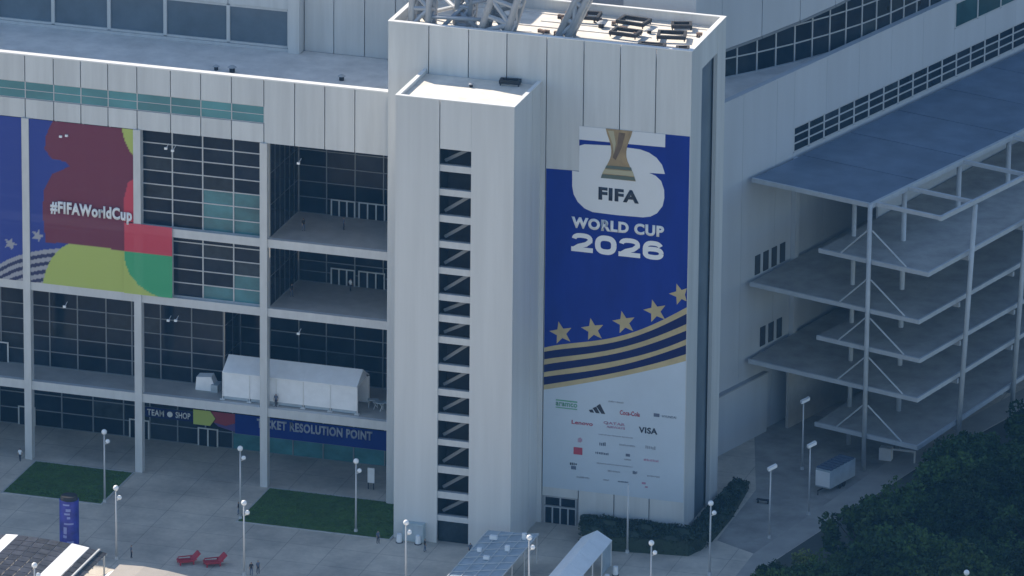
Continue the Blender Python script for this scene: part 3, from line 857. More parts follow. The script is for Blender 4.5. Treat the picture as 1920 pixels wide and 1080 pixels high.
mark(20.5, 22.2, 6.55, 6.78, 'ink_grey', 6); mark(24.0, 24.75, 6.6, 6.78, 'ink_grey', 3); mark(25.9, 27.3, 6.6, 6.8, 'ink_mid', 4); mark(29.0, 29.5, 6.72, 6.98, 'ink_rose'); mark(29.42, 29.78, 6.28, 6.48, 'ink_rose')

# ---------------------------------------------------------------- roof trusses
def truss(p, q, w, d, n, r, label, side=Vector((1, 0, 0))):
    p = Vector(p); q = Vector(q)
    t = thing('roof_truss', label, 'truss', tuple(p))
    ax = (q - p).normalized()
    s = (side - ax * side.dot(ax)).normalized()
    k = ax.cross(s)
    cs = [s * (w / 2) + k * (d / 2), s * (w / 2) - k * (d / 2), s * (-w / 2) - k * (d / 2), s * (-w / 2) + k * (d / 2)]
    for c in cs:
        MB().tube(p + c, q + c, r, n=8).build('chord', 'truss', t, smooth=True)
    mb = MB()
    for i in range(n):
        a = p + (q - p) * (i / n); b = p + (q - p) * ((i + 1) / n)
        for j in range(4):
            mb.tube(a + cs[j], a + cs[(j + 1) % 4], r * .7, n=6)
            c0, c1 = (j, (j + 1) % 4) if i % 2 else ((j + 1) % 4, j)
            mb.tube(a + cs[c0], b + cs[c1], r * .7, n=6)
    mb.build('lacing', 'truss', t)
    mb = MB(); mb.box(p.x - w / 2 - .4, p.x + w / 2 + .4, p.y - d / 2 - .4, p.y + d / 2 + .4, 62.5, 62.9); mb.build('base_plate', 'steel', t)
truss((-1.0, 13.6, 62.7), (-2.5, 21, 84), 2.2, 2.4, 10, .42, 'lattice truss leg at the left end of the corner tower roof')
truss((8.6, 13.4, 62.7), (14.5, 16.5, 84), 3.2, 2.6, 10, .46, 'wide lattice truss leg leaning right behind the stair tower')
truss((16.9, 15.2, 62.7), (24.5, 18.0, 80), 1.2, 1.6, 8, .44, 'narrow truss leg leaning right beside the black frames')
truss((3.6, 16.2, 62.7), (4.6, 22, 84), 1.8, 1.8, 10, .36, 'lattice truss leg standing between the left end leg and the wide leaning leg')
t = thing('tie_frame', 'low white tubular bracing between the first two truss legs on the corner tower roof', 'truss', (4, 16, 62.5))
for i, (a, b) in enumerate((((-2.5, 18.5, 62.8), (8, 15, 67)), ((1.5, 13.2, 62.8), (6, 20, 68)), ((6.5, 13.2, 63.2), (-2, 20.5, 66)), ((-1.5, 13.2, 64.2), (8.2, 13.2, 64.6)), ((0.5, 22, 62.6), (6.5, 16, 70)))):
    MB().tube(a, b, .26, n=8).build('tube', 'truss', t, smooth=True)

# ================================================================== STADIUM BODY behind the towers
D = thing('upper_stadium', 'pale upper stadium wall rising behind the corner tower roof', 'building', (10, 50, 0))
for (a, b) in ((-4.5, 4), (4, 12), (12, 19.9)):
    cube('panel', a + .05, b - .05, 38.0, 38.4, 0, 71, 'wing', D)
MB().box(-4.5, 20, 38.45, 70, 0, 70.8).build('body', 'joint', D)
# block close behind the tower's right rear corner
cube('panel', 20.2, 29.6, 30.0, 30.4, 0, 66.2, 'wing', D)
cube('panel', 29.2, 29.6, 30.42, 42.0, 0, 66.2, 'wing', D)
MB().box(20.2, 29.18, 30.42, 42, 0, 66.0).build('rear_block', 'roofing_grey', D)

# upper glazed wall over the right wing (runs 52.4 degrees off the facade)
U = thing('upper_wing', 'upper glazed wall with a rising pale fascia above the right wing', 'building', (26.5, 56.2, 46))
UTOP = 95.0  # height and far run beyond view set to shade ramps and grove
def upper_segment(fr, u0, u1, zb, n, inset0, inset1):
    us = lin(u0, u1, n)
    grid_wall('glazing', U, us, [46.35, 48.85, 51.3, 53.8, 56.3, 58.8], 0.0, 'glass', 'mullion', fr=fr, mw=.2, mh=.16)
    MB(fr).prism([(u0, .06), (u1, .06), (u1 + inset1, 14), (u0 + inset0, 14)], 46.3, UTOP - .3 - .02 * u1).build('body', 'joint', U)
    k = max(1, round((u1 - u0) / 8))
    for i in range(k):
        a = u0 + (u1 - u0) * i / k + .02; b = u0 + (u1 - u0) * (i + 1) / k - .02
        za, z_b = min(zb(a), 58.6), min(zb(b), 58.6)
        MB(fr).hexa([(a, -1.0, za), (b, -1.0, z_b), (b, -.16, z_b), (a, -.16, za)], [(a, -1.0, UTOP), (b, -1.0, UTOP), (b, -.16, UTOP), (a, -.16, UTOP)]).build('fascia_panel', 'wing', U)
        MB(fr).hexa([(a, -1.08, za - .35), (b, -1.08, z_b - .35), (b, -.14, z_b - .35), (a, -.14, za - .35)], [(a, -1.08, za - .02), (b, -1.08, z_b - .02), (b, -.14, z_b - .02), (a, -.14, za - .02)]).build('fascia_edge', 'mullion_dim', U)
# bends in small steps from 52 degrees off the facade until it runs parallel to the wing wall
px0, py0, s0 = 21.63, 49.82, 0.0
for k_, (ang, ln, n_) in enumerate(((52.4, 12.8, 4), (56, 6.4, 2), (60, 6.4, 2), (64, 6.4, 2), (68.5, 6.4, 2), (73, 72, 22))):
    upper_segment(Frame(px0, py0, R(ang)), 0.0, ln, (lambda u, q=s0: 50.65 + .135 * (q + u - 8)), n_, 0, 0)
    px0 += ln * math.cos(R(ang)); py0 += ln * math.sin(R(ang)); s0 += ln

# ================================================================== RIGHT WING
WA = R(-17.0)
_off = .9563 * 34.5 - .2924 * 25 - 9.3
WF = Frame(math.cos(WA) * _off, math.sin(WA) * _off, WA)   # u = outwards, v = along the wall
Wg = thing('stadium_wing', 'long pale wing wall with a slanting row of small windows, right of the corner tower', 'building', tuple(WF(0, 70, 0)))
va = [22, 30, 38, 46, 54, 62, 66.2, 74, 82, 90, 98, 106, 114, 122, 130, 140]
for i in range(len(va) - 1):
    a, b = va[i] + .02, va[i + 1] - .02
    if va[i] >= 66:
        cube('panel', -.4, 0, a, b, 0, 36.2, 'wing', Wg, WF)
        if va[i] < 106: cube('panel', -.4, 0, a, b, 39.62, 47.2, 'wing', Wg, WF)
        else:
            cube('panel', -.4, 0, a, b, 39.62, 43.0, 'wing', Wg, WF); cube('panel', -.4, 0, a, b, 46.6, 47.2, 'wing', Wg, WF)
    else:
        cube('panel', -.4, 0, a, b, 0, 47.2, 'wing', Wg, WF)
MB(WF).box(-1.2, -.42, 22, 140, 0, 47.0).build('backing_wall', 'joint', Wg)
MB(WF).box(-.9, .03, 22, 140, 47.22, 47.34).build('coping', 'wing', Wg)
MB(WF).box(-30, -1.22, 22, 140, 45.6, 46.3).build('terrace', 'roofing_grey', Wg)
grid_wall('window_band', Wg, [66.3 + 3.68 * i for i in range(20)], [36.3, 37.4, 38.5, 39.55], -.12, 'glass', 'mullion', fr=WF, swap=True, mw=.32, mh=.2, depth=-.1)
grid_wall('window_band', Wg, [106.2, 112, 118, 124, 130], [43.1, 46.5], -.12, 'glass_deep', 'mullion', fr=WF, swap=True, mw=.3, mh=.2, depth=-.1)
cube('pilaster', 0.02, .7, 66.0, 66.9, 0, 35.6, 'wing', Wg, WF)
# doors onto the ramp landings
for zf, v0, n_ in ((22.0, 57.4, 4), (11.8, 59.0, 3)):
    for i in range(n_):
        cube('door', .02, .1, v0 + i * 2.0, v0 + i * 2.0 + 1.2, zf, zf + 2.6, 'dark', Wg, WF)
# low plinth at the foot of the wing
MB(WF).box(0.02, .7, 30, 60, 0, 8.0).build('plinth', 'wing', Wg)
MB(WF).box(0.02, .8, 30, 60.1, 8.02, 8.2).build('plinth_coping', 'wing_grey', Wg)

# ================================================================== RAMP STRUCTURE
K = thing('ramp_structure', 'open white steel pedestrian ramp structure with stacked decks and a blue-grey roof', 'ramp', tuple(WF(18, 75, 0)))
V0, V1 = 55.4, 138.0
def deck(z, u0, u1, slope, name='deck'):
    def zz(v): return z + slope * (v - V0)
    mb = MB(WF)
    mb.hexa([(u0, V0, zz(V0) - .45), (u1, V0, zz(V0) - .45), (u1, V1, zz(V1) - .45), (u0, V1, zz(V1) - .45)], [(u0, V0, zz(V0) - .05), (u1, V0, zz(V0) - .05), (u1, V1, zz(V1) - .05), (u0, V1, zz(V1) - .05)])
    o = mb.build(name, 'deck', K)
    e = MB(WF)
    e.hexa([(u0, V0 - .3, zz(V0) - .45), (u1 + .3, V0 - .3, zz(V0) - .45), (u1 + .3, V0 - .01, zz(V0) - .45), (u0, V0 - .01, zz(V0) - .45)], [(u0, V0 - .3, zz(V0) + .12), (u1 + .3, V0 - .3, zz(V0) + .12), (u1 + .3, V0 - .01, zz(V0) + .12), (u0, V0 - .01, zz(V0) + .12)])
    e.hexa([(u1 + .01, V0, zz(V0) - .45), (u1 + .3, V0, zz(V0) - .45), (u1 + .3, V1, zz(V1) - .45), (u1 + .01, V1, zz(V1) - .45)], [(u1 + .01, V0, zz(V0) + .12), (u1 + .3, V0, zz(V0) + .12), (u1 + .3, V1, zz(V1) + .12), (u1 + .01, V1, zz(V1) + .12)])
    e.build('edge_beam', 'ramp_steel', o)
    return o
DK = [(28.35, 11.0, 27.1, .027), (21.75, .72, 25.9, .030), (16.6, 11.0, 26.2, .030), (11.25, .72, 26.0, .050), (4.8, 11.0, 26.2, .075)]
for d_ in DK: deck(*d_)
# inner lane walls that close the ramps towards the wing
MB(WF).box(10.4, 10.7, 70, 138, 0, 35.0).build('lane_wall', 'wing', K)
# roof plate with edge beams
rv = lin(V0, V1, 14)
for i in range(14): cube('roof_sheet', .75, 18.4, rv[i] + .04, rv[i + 1] - .04, 35.5, 35.85 - .03 * (i % 2), 'canopy', K, WF)
MB(WF).box(.8, 18.3, V0 + .1, V1, 35.2, 35.48).build('roof_deck', 'joint', K)
mb = MB(WF); mb.box(.75, 18.4, V0 - .35, V0 - .01, 35.4, 35.95); mb.build('edge_beam', 'ramp_steel', K)
mb = MB(WF); mb.box(18.42, 18.9, V0 - .35, V1, 35.4, 36.0); mb.build('edge_beam', 'ramp_steel', K)
for v in (56.1, 64.0, 77.5, 90, 102.5, 115, 127.5):
    MB(WF).box(18.92, 28.2, v - .2, v + .2, 35.45, 35.95).build('cross_beam', 'ramp_steel', K)
MB(WF).box(28.22, 28.65, 55.8, V1, 35.4, 35.97).build('edge_beam', 'ramp_steel', K)
# columns: corner, inner row, outer leaning row
MB(WF).tube((18.72, V0 - .62, 0), (18.72, V0 - .62, 36.0), .31, n=12).build('column', 'ramp_steel', K, smooth=True)
for v in (64.0, 77.5, 90, 102.5, 115, 127.5):
    MB(WF).tube((18.2, v, 0), (18.2, v, 35.3), .34, n=12).build('column', 'ramp_steel', K, smooth=True)
    MB(WF).tube((26.55, v + .8, 0), (28.55, v + .3, 35.3), .33, n=12).build('column', 'ramp_steel', K, smooth=True)
    for (z, u0, u1, sl) in DK:
        zz = z + sl * (v - V0)
        cube('bracket', u1 - 3.0, u1 + .2, v + 1.0, v + 1.4, zz - 1.25, zz - .6, 'ramp_steel', K, WF)
for v in (62.0,):
    MB(WF).tube((12.0, v, 0), (12.0, v, 35.4), .3, n=10).build('column', 'ramp_steel', K, smooth=True)
# suspension rods at the corner column
for (z, u0, u1, sl) in DK:
    for du in (-4.4, 5.3):
        MB(WF).tube((18.72 + .3 * (1 if du > 0 else -1), V0 - .42, z + 4.1), (18.72 + du, V0 - .2, z + .2), .11, n=6).build('rod', 'ramp_steel', K)
# undercroft wall closing the space under the ramps
MB(WF).box(2.0, 2.4, 62.5, 138, 0, 10.6).build('undercroft_wall', 'concrete', K)

# ================================================================== PLAZA THINGS
# twin-globe lamps
def lamp(x, y, label, h=9.3, kind='globe', src=[None, None]):
    t = thing('street_lamp', label, 'street lamp', (x, y, 0), 'lamp posts on the plaza')
    mb = MB(); mb.tube((x, y, .35), (x, y, h - .2), .14, .09, n=10); mb.build('pole', 'pole', t, smooth=True)
    mb = MB(); mb.tube((x, y, 0), (x, y, .4), .28, .2, n=10); mb.build('base', 'pole', t)
    if kind == 'globe':
        MB().ball((x, y, h + .15), .36).build('globe', 'globe', t, smooth=True)
        mb = MB(); mb.tube((x, y, h - 1.5), (x + .42, y, h - 1.3), .07, n=8); mb.build('arm', 'pole', t)
        MB().ball((x + .45, y, h - 1.05), .30).build('globe', 'globe', t, smooth=True)
    elif kind == 'box':
        fr = Frame(x, y, R(35))
        mb = MB(fr); mb.hexa([(-.35, -.3, h - .3), (.75, -.3, h + .15), (.75, .3, h + .15), (-.35, .3, h - .3)], [(-.35, -.3, h + .05), (.75, -.3, h + .5), (.75, .3, h + .5), (-.35, .3, h + .05)])
        mb.build('lamp_head', 'globe', t)
    return t
for a in ((-38.5, .3, 'twin-globe lamp post at the right edge of the left lawn'),
          (-30.2, -18.2, 'twin-globe lamp post right of the blue advertising column'),
          (-20.3, .1, 'twin-globe lamp post at the left front corner of the lawn by the stair tower'),
          (-13.5, -18.1, 'twin-globe lamp post beside the person in dark clothes at the front of the plaza'),
          (-5.1, .4, 'twin-globe lamp post standing in front of the lawn by the stair tower'),
          (7.5, -18.2, 'twin-globe lamp post directly in front of the stair tower'),
          (23.3, -18.3, 'twin-globe lamp post between the blue canopy and the white tunnel tent'),
          (37.9, -15.3, 'twin-globe lamp post right of the white tunnel tent'),
          (41.0, .2, 'twin-globe lamp post at the end of the dark hedge'),
          (-30.4, -46.3, 'twin-globe lamp post rising through the dark panelled pavilion'),
          (76.7, -12.8, 'lamp post whose globe shows above the grove at the lower right')):
    lamp(a[0], a[1], a[2])
lamp(29.2, 4.3, 'bare slim pole standing in front of the banner foot', kind='none')
lamp(44.6, 14.9, 'lamp post with a slanted box head on the walkway, nearest the viewer', kind='box')
lamp(47.1, 24.5, 'lamp post with a slanted box head beside the pale trailer', kind='box')
lamp(42.0, 40.1, 'lamp post with a slanted box head under the ramp decks', kind='box')

# blue advertising column
t = thing('advertising_column', 'tall blue printed advertising column on the plaza', 'advertising column', (-37.1, -16.3, 0))
MB().tube((-37.1, -16.3, .25), (-37.1, -16.3, 6.5), 1.22, n=28).build('body', 'kiosk', t, smooth=False)
MB().tube((-37.1, -16.3, 0), (-37.1, -16.3, .24), 1.35, n=28).build('base', 'joint', t)
MB().tube((-37.1, -16.3, 6.51), (-37.1, -16.3, 7.0), 1.12, 1.0, n=28).build('cap', 'black', t)
rk = random.Random(3)
for z, h, w in ((6.1, .2, .7), (5.4, .35, .5), (4.9, .25, .6), (4.4, .3, .35), (3.6, .22, 1.0), (2.7, .9, .35), (1.9, .35, .4), (1.1, .4, .7), (.55, .2, .4)):
    a0 = R(-72) + rk.uniform(-.45, .25)
    mb = MB()
    n_ = 6
    for i in range(n_):
        a = a0 + (i / n_ - .5) * w; b = a0 + ((i + 1) / n_ - .5) * w
        r0, r1 = 1.2, 1.235
        pa = [(-37.1 + r * math.cos(q), -16.3 + r * math.sin(q)) for r, q in ((r0, a), (r1, a), (r1, b), (r0, b))]
        mb.hexa([(p[0], p[1], z - h / 2) for p in pa], [(p[0], p[1], z + h / 2) for p in pa])
    mb.build('printed_mark', 'kiosk_mark', t)

# marquee tent on the first-floor terrace
TX0, TX1, TY0, TY1, TZ, TE, TR = -27.3, -9.3, 13.5, 18.3, 10.62, 14.35, 15.9
t = thing('marquee_tent', 'long white five-bay marquee tent on the terrace behind the columns', 'tent', ((TX0 + TX1) / 2, TY0, TZ))
ym = (TY0 + TY1) / 2
bw = (TX1 - TX0) / 5
for i in range(5):
    a, b = TX0 + i * bw, TX0 + (i + 1) * bw
    cube('wall_panel', a + .05, b - .05, TY0 + .06, TY0 + .12, TZ + .45, TE - .05, 'tent', t)
    cube('wall_skirt', a + .16, b - .16, TY0 + .1, TY0 + .15, TZ + .05, TZ + .44, 'tent_blue', t)
    for (y0, y1, n_) in ((TY0 - .15, ym, 0), (ym, TY1 + .15, 1)):
        z0, z1 = (TE, TR) if n_ == 0 else (TR, TE)
        mb = MB()
        c = .06
        mb.add([(a + .004, y0, z0), (b - .004, y0, z0), (b - .004, y1, z1), (a + .004, y1, z1), ((a + b) / 2, (y0 + y1) / 2, (z0 + z1) / 2 - c),
                (a + .004, y0, z0 - .1), (b - .004, y0, z0 - .1), (b - .004, y1, z1 - .1), (a + .004, y1, z1 - .1)],
               [(0, 1, 4), (1, 2, 4), (2, 3, 4), (3, 0, 4), (5, 8, 7, 6), (0, 5, 6, 1), (1, 6, 7, 2), (2, 7, 8, 3), (3, 8, 5, 0)])
        mb.build('roof_panel', 'tent', t)
for i in range(6):
    x = TX0 + i * bw
    mb = MB(); mb.box(x - .05, x + .05, TY0 - .02, TY0 + .2, TZ, TE - .02); mb.box(x - .3, x + .3, TY0 - .25, TY0 + .3, TZ - .01, TZ + .12)
    mb.build('post', 'white_steel', t)
    mb = MB(); mb.box(x - .1, x + .1, TY1 - .2, TY1, TZ, TE - .12); mb.build('post', 'white_steel', t)
mb = MB(); mb.plate([(0, 0)] * 0 + [(TX0 + .1, TZ + .1)] * 0 + [(TX0, TZ + .1), (TX1, TZ + .1), (TX1, TE - .15), (TX0, TE - .15)], TY1 - .3, .05); mb.build('rear_wall', 'tent', t)
for x in (TX0 + .14, TX1 - .2):
    mb = MB(); mb.add([(x, TY0 + .2, TE - .15), (x, TY1 - .2, TE - .15), (x, ym, TR - .15), (x + .06, TY0 + .2, TE - .15), (x + .06, TY1 - .2, TE - .15), (x + .06, ym, TR - .15)], [(0, 1, 2), (5, 4, 3), (0, 3, 4, 1), (1, 4, 5, 2), (2, 5, 3, 0)])
    mb.build('gable', 'tent', t)
# small white sheeted load beside the tent
t = thing('sheeted_crate', 'small white sheeted crate on the terrace left of the marquee tent', 'crate', (-30.3, 16.6, 10.62))
mb = MB(); mb.hexa([(-31.8, 15.8, 10.62), (-28.9, 15.8, 10.62), (-28.9, 17.4, 10.62), (-31.8, 17.4, 10.62)], [(-31.7, 15.95, 12.3), (-29.7, 15.95, 12.5), (-29.8, 17.3, 12.6), (-31.7, 17.3, 12.4)])
mb.build('sheet', 'tent', t)
mb = MB(); mb.box(-29.6, -28.7, 15.5, 17.2, 10.62, 11.6); mb.build('side_flap', 'tent_blue', t)
# folding gear stacked right of the tent
for i, (x, y, r_) in enumerate(((-8.3, 16.9, .3), (-7.3, 16.2, -.4), (-6.3, 16.6, .1))):
    lb = ('pale folding trestle on the terrace just right of the marquee tent', 'pale folding trestle in the middle of three beside the marquee', 'pale folding trestle nearest the corner tower on the terrace')[i]
    t = thing('folding_trestle', lb, 'trestle', (x, y, 10.62), 'trestles beside the marquee tent')
    fr = Frame(x, y, r_)
    mb = MB(fr); mb.box(-.7, .7, -.4, .4, 11.55, 11.65); mb.build('top', 'tent_blue', t)
    for sx in (-.55, .55):
        mb = MB(fr); mb.bar((sx, -.4, 10.62), (sx, .35, 11.55), .09, .09); mb.bar((sx, .4, 10.62), (sx, -.35, 11.55), .09, .09); mb.build('leg', 'white_steel', t)

# red lounge chairs
def lounger(x, y, label):
    t = thing('lounge_chair', label, 'chair', (x, y, 0), 'red lounge chairs')
    fr = Frame(x, y, R(35)); fr.c *= 1.3; fr.s *= 1.3
    MB(fr).hexa([(-1.0, -.5, .38), (.35, -.5, .32), (.35, .5, .32), (-1.0, .5, .38)], [(-1.0, -.5, .5), (.35, -.5, .44), (.35, .5, .44), (-1.0, .5, .5)]).build('seat', 'red', t)
    MB(fr).hexa([(.3, -.5, .36), (.42, -.5, .32), (.42, .5, .32), (.3, .5, .36)], [(1.05, -.5, 1.35), (1.18, -.5, 1.3), (1.18, .5, 1.3), (1.05, .5, 1.35)]).build('backrest', 'red', t)
    for s in (-.58, .58):
        MB(fr).box(-.8, .75, s - .08, s + .08, .62, .7).build('armrest', 'red', t)
    for sx in (-.85, .45):
        for s in (-.5, .5):
            MB(fr).box(sx - .06, sx + .06, s - .055, s + .055, 0, .6).build('leg', 'red', t)
lounger(-21.4, -16.6, 'red lounge chair on the plaza, the left one of two')
lounger(-18.1, -16.1, 'red lounge chair on the plaza, the right one of two')

# panelled pavilion, bottom left (rises into the sun)
PX0, PX1, PY0, PY1 = -47.0, -27.6, -45.0, -28.6
t = thing('pavilion', 'low arched pavilion roofed with dark panels and broad white ribs at the lower left', 'pavilion', ((PX0 + PX1) / 2, (PY0 + PY1) / 2, 0))
def pz(x):
    k = (x - PX0) / (PX1 - PX0)
    return 4.3 + 1.5 * math.sin(math.pi * (0.12 + .76 * k))
def strip_roof(x0, x1, y0, y1, m, name, up=0.0, gap=.06):
    mb = MB()
    mb.hexa([(x0 + gap, y0 + gap, pz(x0) + up), (x1 - gap, y0 + gap, pz(x1) + up), (x1 - gap, y1 - gap, pz(x1) + up), (x0 + gap, y1 - gap, pz(x0) + up)],
            [(x0 + gap, y0 + gap, pz(x0) + up + .1), (x1 - gap, y0 + gap, pz(x1) + up + .1), (x1 - gap, y1 - gap, pz(x1) + up + .1), (x0 + gap, y1 - gap, pz(x0) + up + .1)])
    mb.build(name, m, t)
ribs = [(-47.0, -45.2), (-40.8, -39.2), (-32.2, -29.9)]
secs = [(-45.2, -40.8), (-39.2, -32.2), (-29.9, -27.6)]
for (a, b) in ribs: strip_roof(a, b, PY0, PY1, 'tent', 'rib', .06, .02)
for (a, b) in secs:
    nn = max(2, round((b - a) / 1.45))
    for i in range(nn):
        x0 = a + (b - a) * i / nn; x1 = a + (b - a) * (i + 1) / nn
        for j in range(10):
            y0 = PY0 + (PY1 - PY0) * j / 10; y1 = PY0 + (PY1 - PY0) * (j + 1) / 10
            strip_roof(x0, x1, y0, y1, 'solar', 'roof_panel')
mb = MB()
for x in lin(PX0 + .3, PX1 - .3, 5):
    for y in (PY0 + .3, (PY0 + PY1) / 2, PY1 - .3):
        mb = MB(); mb.tube((x, y, 0), (x, y, pz(x) - .02), .12, n=8); mb.build('post', 'steel', t)
for y in lin(PY0 + .1, PY1 - .1, 10):
    mb = MB()
    for i in range(12):
        a = PX0 + (PX1 - PX0) * i / 12; b = PX0 + (PX1 - PX0) * (i + 1) / 12
        mb.bar((a, y, pz(a) - .1), (b, y, pz(b) - .1), .12, .16)
    mb.build('purlin', 'mullion', t)
mb = MB(); mb.bar((-28.6, PY0, pz(-28.6) + .25), (-28.6, PY1, pz(-28.6) + .25), .22, .22); mb.build('ridge_bar', 'steel', t)
# cream flat tent beside it
t = thing('cream_tent', 'broad cream tent roof catching the sun at the bottom edge', 'tent', (-16, -38, 0))
c5 = [(-25.4, -30.2), (-9.0, -31.5), (-9.0, -45), (-25.4, -45)]
n_ = 5
for i in range(n_):
    a = -25.4 + 16.4 * i / n_; b = -25.4 + 16.4 * (i + 1) / n_
    ya = -30.2 - 1.3 * i / n_; yb = -30.2 - 1.3 * (i + 1) / n_
    za = 4.3 + .25 * math.sin(i * 1.3); zb = 4.3 + .25 * math.sin((i + 1) * 1.3)
    MB().hexa([(a, -45, za - .1), (b, -45, zb - .1), (b, yb, zb - .1), (a, ya, za - .1)], [(a, -45, za), (b, -45, zb), (b, yb, zb), (a, ya, za)]).build('roof_panel', 'tent_cream', t)
MB().hexa([(-27.0, -45, 3.5), (-25.42, -45, 3.9), (-25.42, -30.6, 3.9), (-26.6, -32.4, 3.5)], [(-27.0, -45, 3.6), (-25.42, -45, 4.0), (-25.42, -30.6, 4.0), (-26.6, -32.4, 3.6)]).build('side_awning', 'tent', t)
for x in (-25.2, -17.2, -9.2):
    for y in (-31.7, -44.8):
        mb = MB(); mb.tube((x, y, 0), (x, y, 3.95), .09, n=8); mb.build('post', 'steel', t)

# pale blue queue canopy right of the stair tower
t = thing('queue_canopy', 'long pale blue flat canopy running forward from the stair tower', 'canopy', (16.7, -13, 0))
for j in range(7):
    y1 = -2.8 - j * 2.6; y0 = y1 - 2.5
    mb = MB()
    mb.hexa([(13.3, y0, 3.5), (19.8, y0, 3.75), (19.8, y1, 3.75), (13.3, y1, 3.5)], [(13.3, y0, 3.6), (19.8, y0, 3.85), (19.8, y1, 3.85), (13.3, y1, 3.6)])
    mb.build('roof_panel', 'tent_blue', t)
    mb = MB()
    for q in range(5): mb.bar((13.3 + q * 1.625, y0 + .05, 3.66 + q * .0625), (13.3 + q * 1.625, y1 - .05, 3.66 + q * .0625), .1, .12)
    mb.bar((13.3, y0 + .1, 3.72), (19.8, y1 - .1, 3.97), .08, .1)
    mb.build('lattice', 'steel', t)
    if j % 2 == 0:
        for x in (13.5, 19.6):
            mb = MB(); mb.tube((x, y1 - .1, 0), (x, y1 - .1, 3.48 if x < 15 else 3.72), .08, n=8); mb.build('post', 'steel', t)
for (x, y, w, d, h) in ((15.0, -6.2, .9, .5, .5), (17.8, -9.5, .5, .5, .7), (16.2, -13, .7, .5, .4), (18.6, -5.0, .45, .45, .8), (14.6, -10.8, .5, .4, .5)):
    MB().box(x - w / 2, x + w / 2, y - d / 2, y + d / 2, 3.86, 3.86 + h).build('roof_vent', 'tent', t)
# white tunnel tent
t = thing('tunnel_tent', 'white gabled tunnel tent running forward beside the dark hedge', 'tent', (26.7, -12, 0))
for j in range(6):
    y1 = -.6 - j * 4.0; y0 = y1 - 3.94
    for s in (-1, 1):
        e, r_ = 26.7 + s * 1.95, 26.7
        a, b = (e, r_) if s < 0 else (r_, e)
        za, zb = (3.35, 4.45) if s < 0 else (4.45, 3.35)
        MB().hexa([(a, y0, za - .06), (b, y0, zb - .06), (b, y1, zb - .06), (a, y1, za - .06)], [(a, y0, za), (b, y0, zb), (b, y1, zb), (a, y1, za)]).build('roof_panel', 'tent', t)
    for x in (24.85, 28.55):
        mb = MB(); mb.box(x - .07, x + .07, y1 - .2, y1 - .06, 0, 3.32); mb.build('post', 'white_steel', t)
mb = MB(); mb.box(28.5, 28.56, -4.4, -.9, .1, 3.25); mb.build('side_wall', 'tent_blue', t)
mb = MB(); mb.add([(24.8, -.62, 3.33), (28.6, -.62, 3.33), (26.7, -.62, 4.4), (24.8, -.68, 3.33), (28.6, -.68, 3.33), (26.7, -.68, 4.4)], [(0, 1, 2), (5, 4, 3), (0, 3, 4, 1), (1, 4, 5, 2), (2, 5, 3, 0)]); mb.build('gable', 'tent', t)
# low white barriers near the tents and the stair tower foot
for i, (x, y, l) in enumerate(((30.0, -3.6, 'white barrel beside the rear end of the tunnel tent'), (29.8, -6.6, 'white barrel along the side of the tunnel tent'), (1.2, -1.4, 'white barrel at the left corner of the stair tower foot'), (3.6, -1.2, 'white barrel in front of the stair tower wall'))):
    t = thing('traffic_barrel', l, 'barrel', (x, y, 0), 'white barrels by the tower')
    MB().tube((x, y, .1), (x, y, 1.15), .36, .30, n=12).build('drum', 'tent', t, smooth=False)
    MB().tube((x, y, 0), (x, y, .1), .45, n=12).build('foot', 'black', t)
t = thing('utility_cabinet', 'pale green utility cabinet against the stair tower wall near its left corner', 'cabinet', (2.8, -.7, 0))
MB().box(1.5, 4.2, -.95, -.05, .15, 2.5).build('body', mat('pale_cabinet', (.42, .50, .52), .5, 0, .06, 1), t)
MB().box(1.6, 4.1, -.85, -.1, 0, .15).build('plinth', 'concrete', t)
for x in (1.62, 2.9): cube('door', x, x + 1.2, -.99, -.955, .3, 2.35, 'tent_blue', t)
# sign panel at the street glazing near the corner tower
t = thing('notice_board', 'small white notice board standing under the facade beside the corner tower', 'notice board', (-8.0, 15.5, 0))
MB().box(-8.5, -7.6, 15.4, 15.5, .9, 2.9).build('panel', 'tent', t)
mb = MB(); mb.box(-8.45, -8.35, 15.38, 15.52, 0, .89); mb.box(-7.75, -7.65, 15.38, 15.52, 0, .89); mb.build('legs', 'black', t)

# pale trailer under the ramps
fr = Frame(47.6, 35.6, WA); fr.c *= .85; fr.s *= .85
t = thing('equipment_trailer', 'pale box trailer with dark louvred top parked under the ramp decks', 'trailer', (47.6, 35.6, 0))
MB(fr).box(-1.25, 1.25, -3.6, 3.6, .7, 3.1).build('body', 'tent_blue', t)
for i in range(7): cube('louvre', -1.1, 1.1, -3.3 + i * .98, -2.75 + i * .98, 3.11, 3.3, 'ink_mid', t, fr)
cube('door', -1.05, 1.05, -3.66, -3.61, .9, 2.9, 'tent', t, fr)
for sx in (-1.1, 1.1):
    for sy in (-.5, .6):
        mb = MB(fr); mb.tube((sx - .12, sy, .42), (sx + .12, sy, .42), .42, n=14); w_ = mb.build('wheel', 'black', t)
mb = MB(fr); mb.box(-.06, .06, -5.0, -3.6, .55, .7); mb.tube((0, -4.9, 0), (0, -4.9, .55), .07, n=8); mb.build('drawbar', 'black', t)
# white gate arm under the ramp corner
t = thing('barrier_gate', 'white barrier gate with cabinet and boom under the ramp corner', 'barrier', (51.3, 47.0, 0))
MB().box(50.5, 52.1, 46.4, 47.5, 0.1, 1.75).build('cabinet', 'tent', t)
MB().box(50.6, 52.0, 46.5, 47.4, 0, .1).build('plinth', 'concrete', t)
mb = MB(); mb.box(52.1, 55.2, 46.85, 47.05, 1.45, 1.7); mb.build('boom', 'white_steel', t)
mb = MB(); mb.box(55.0, 55.2, 46.85, 47.05, 0, 1.45); mb.build('rest_post', 'white_steel', t)
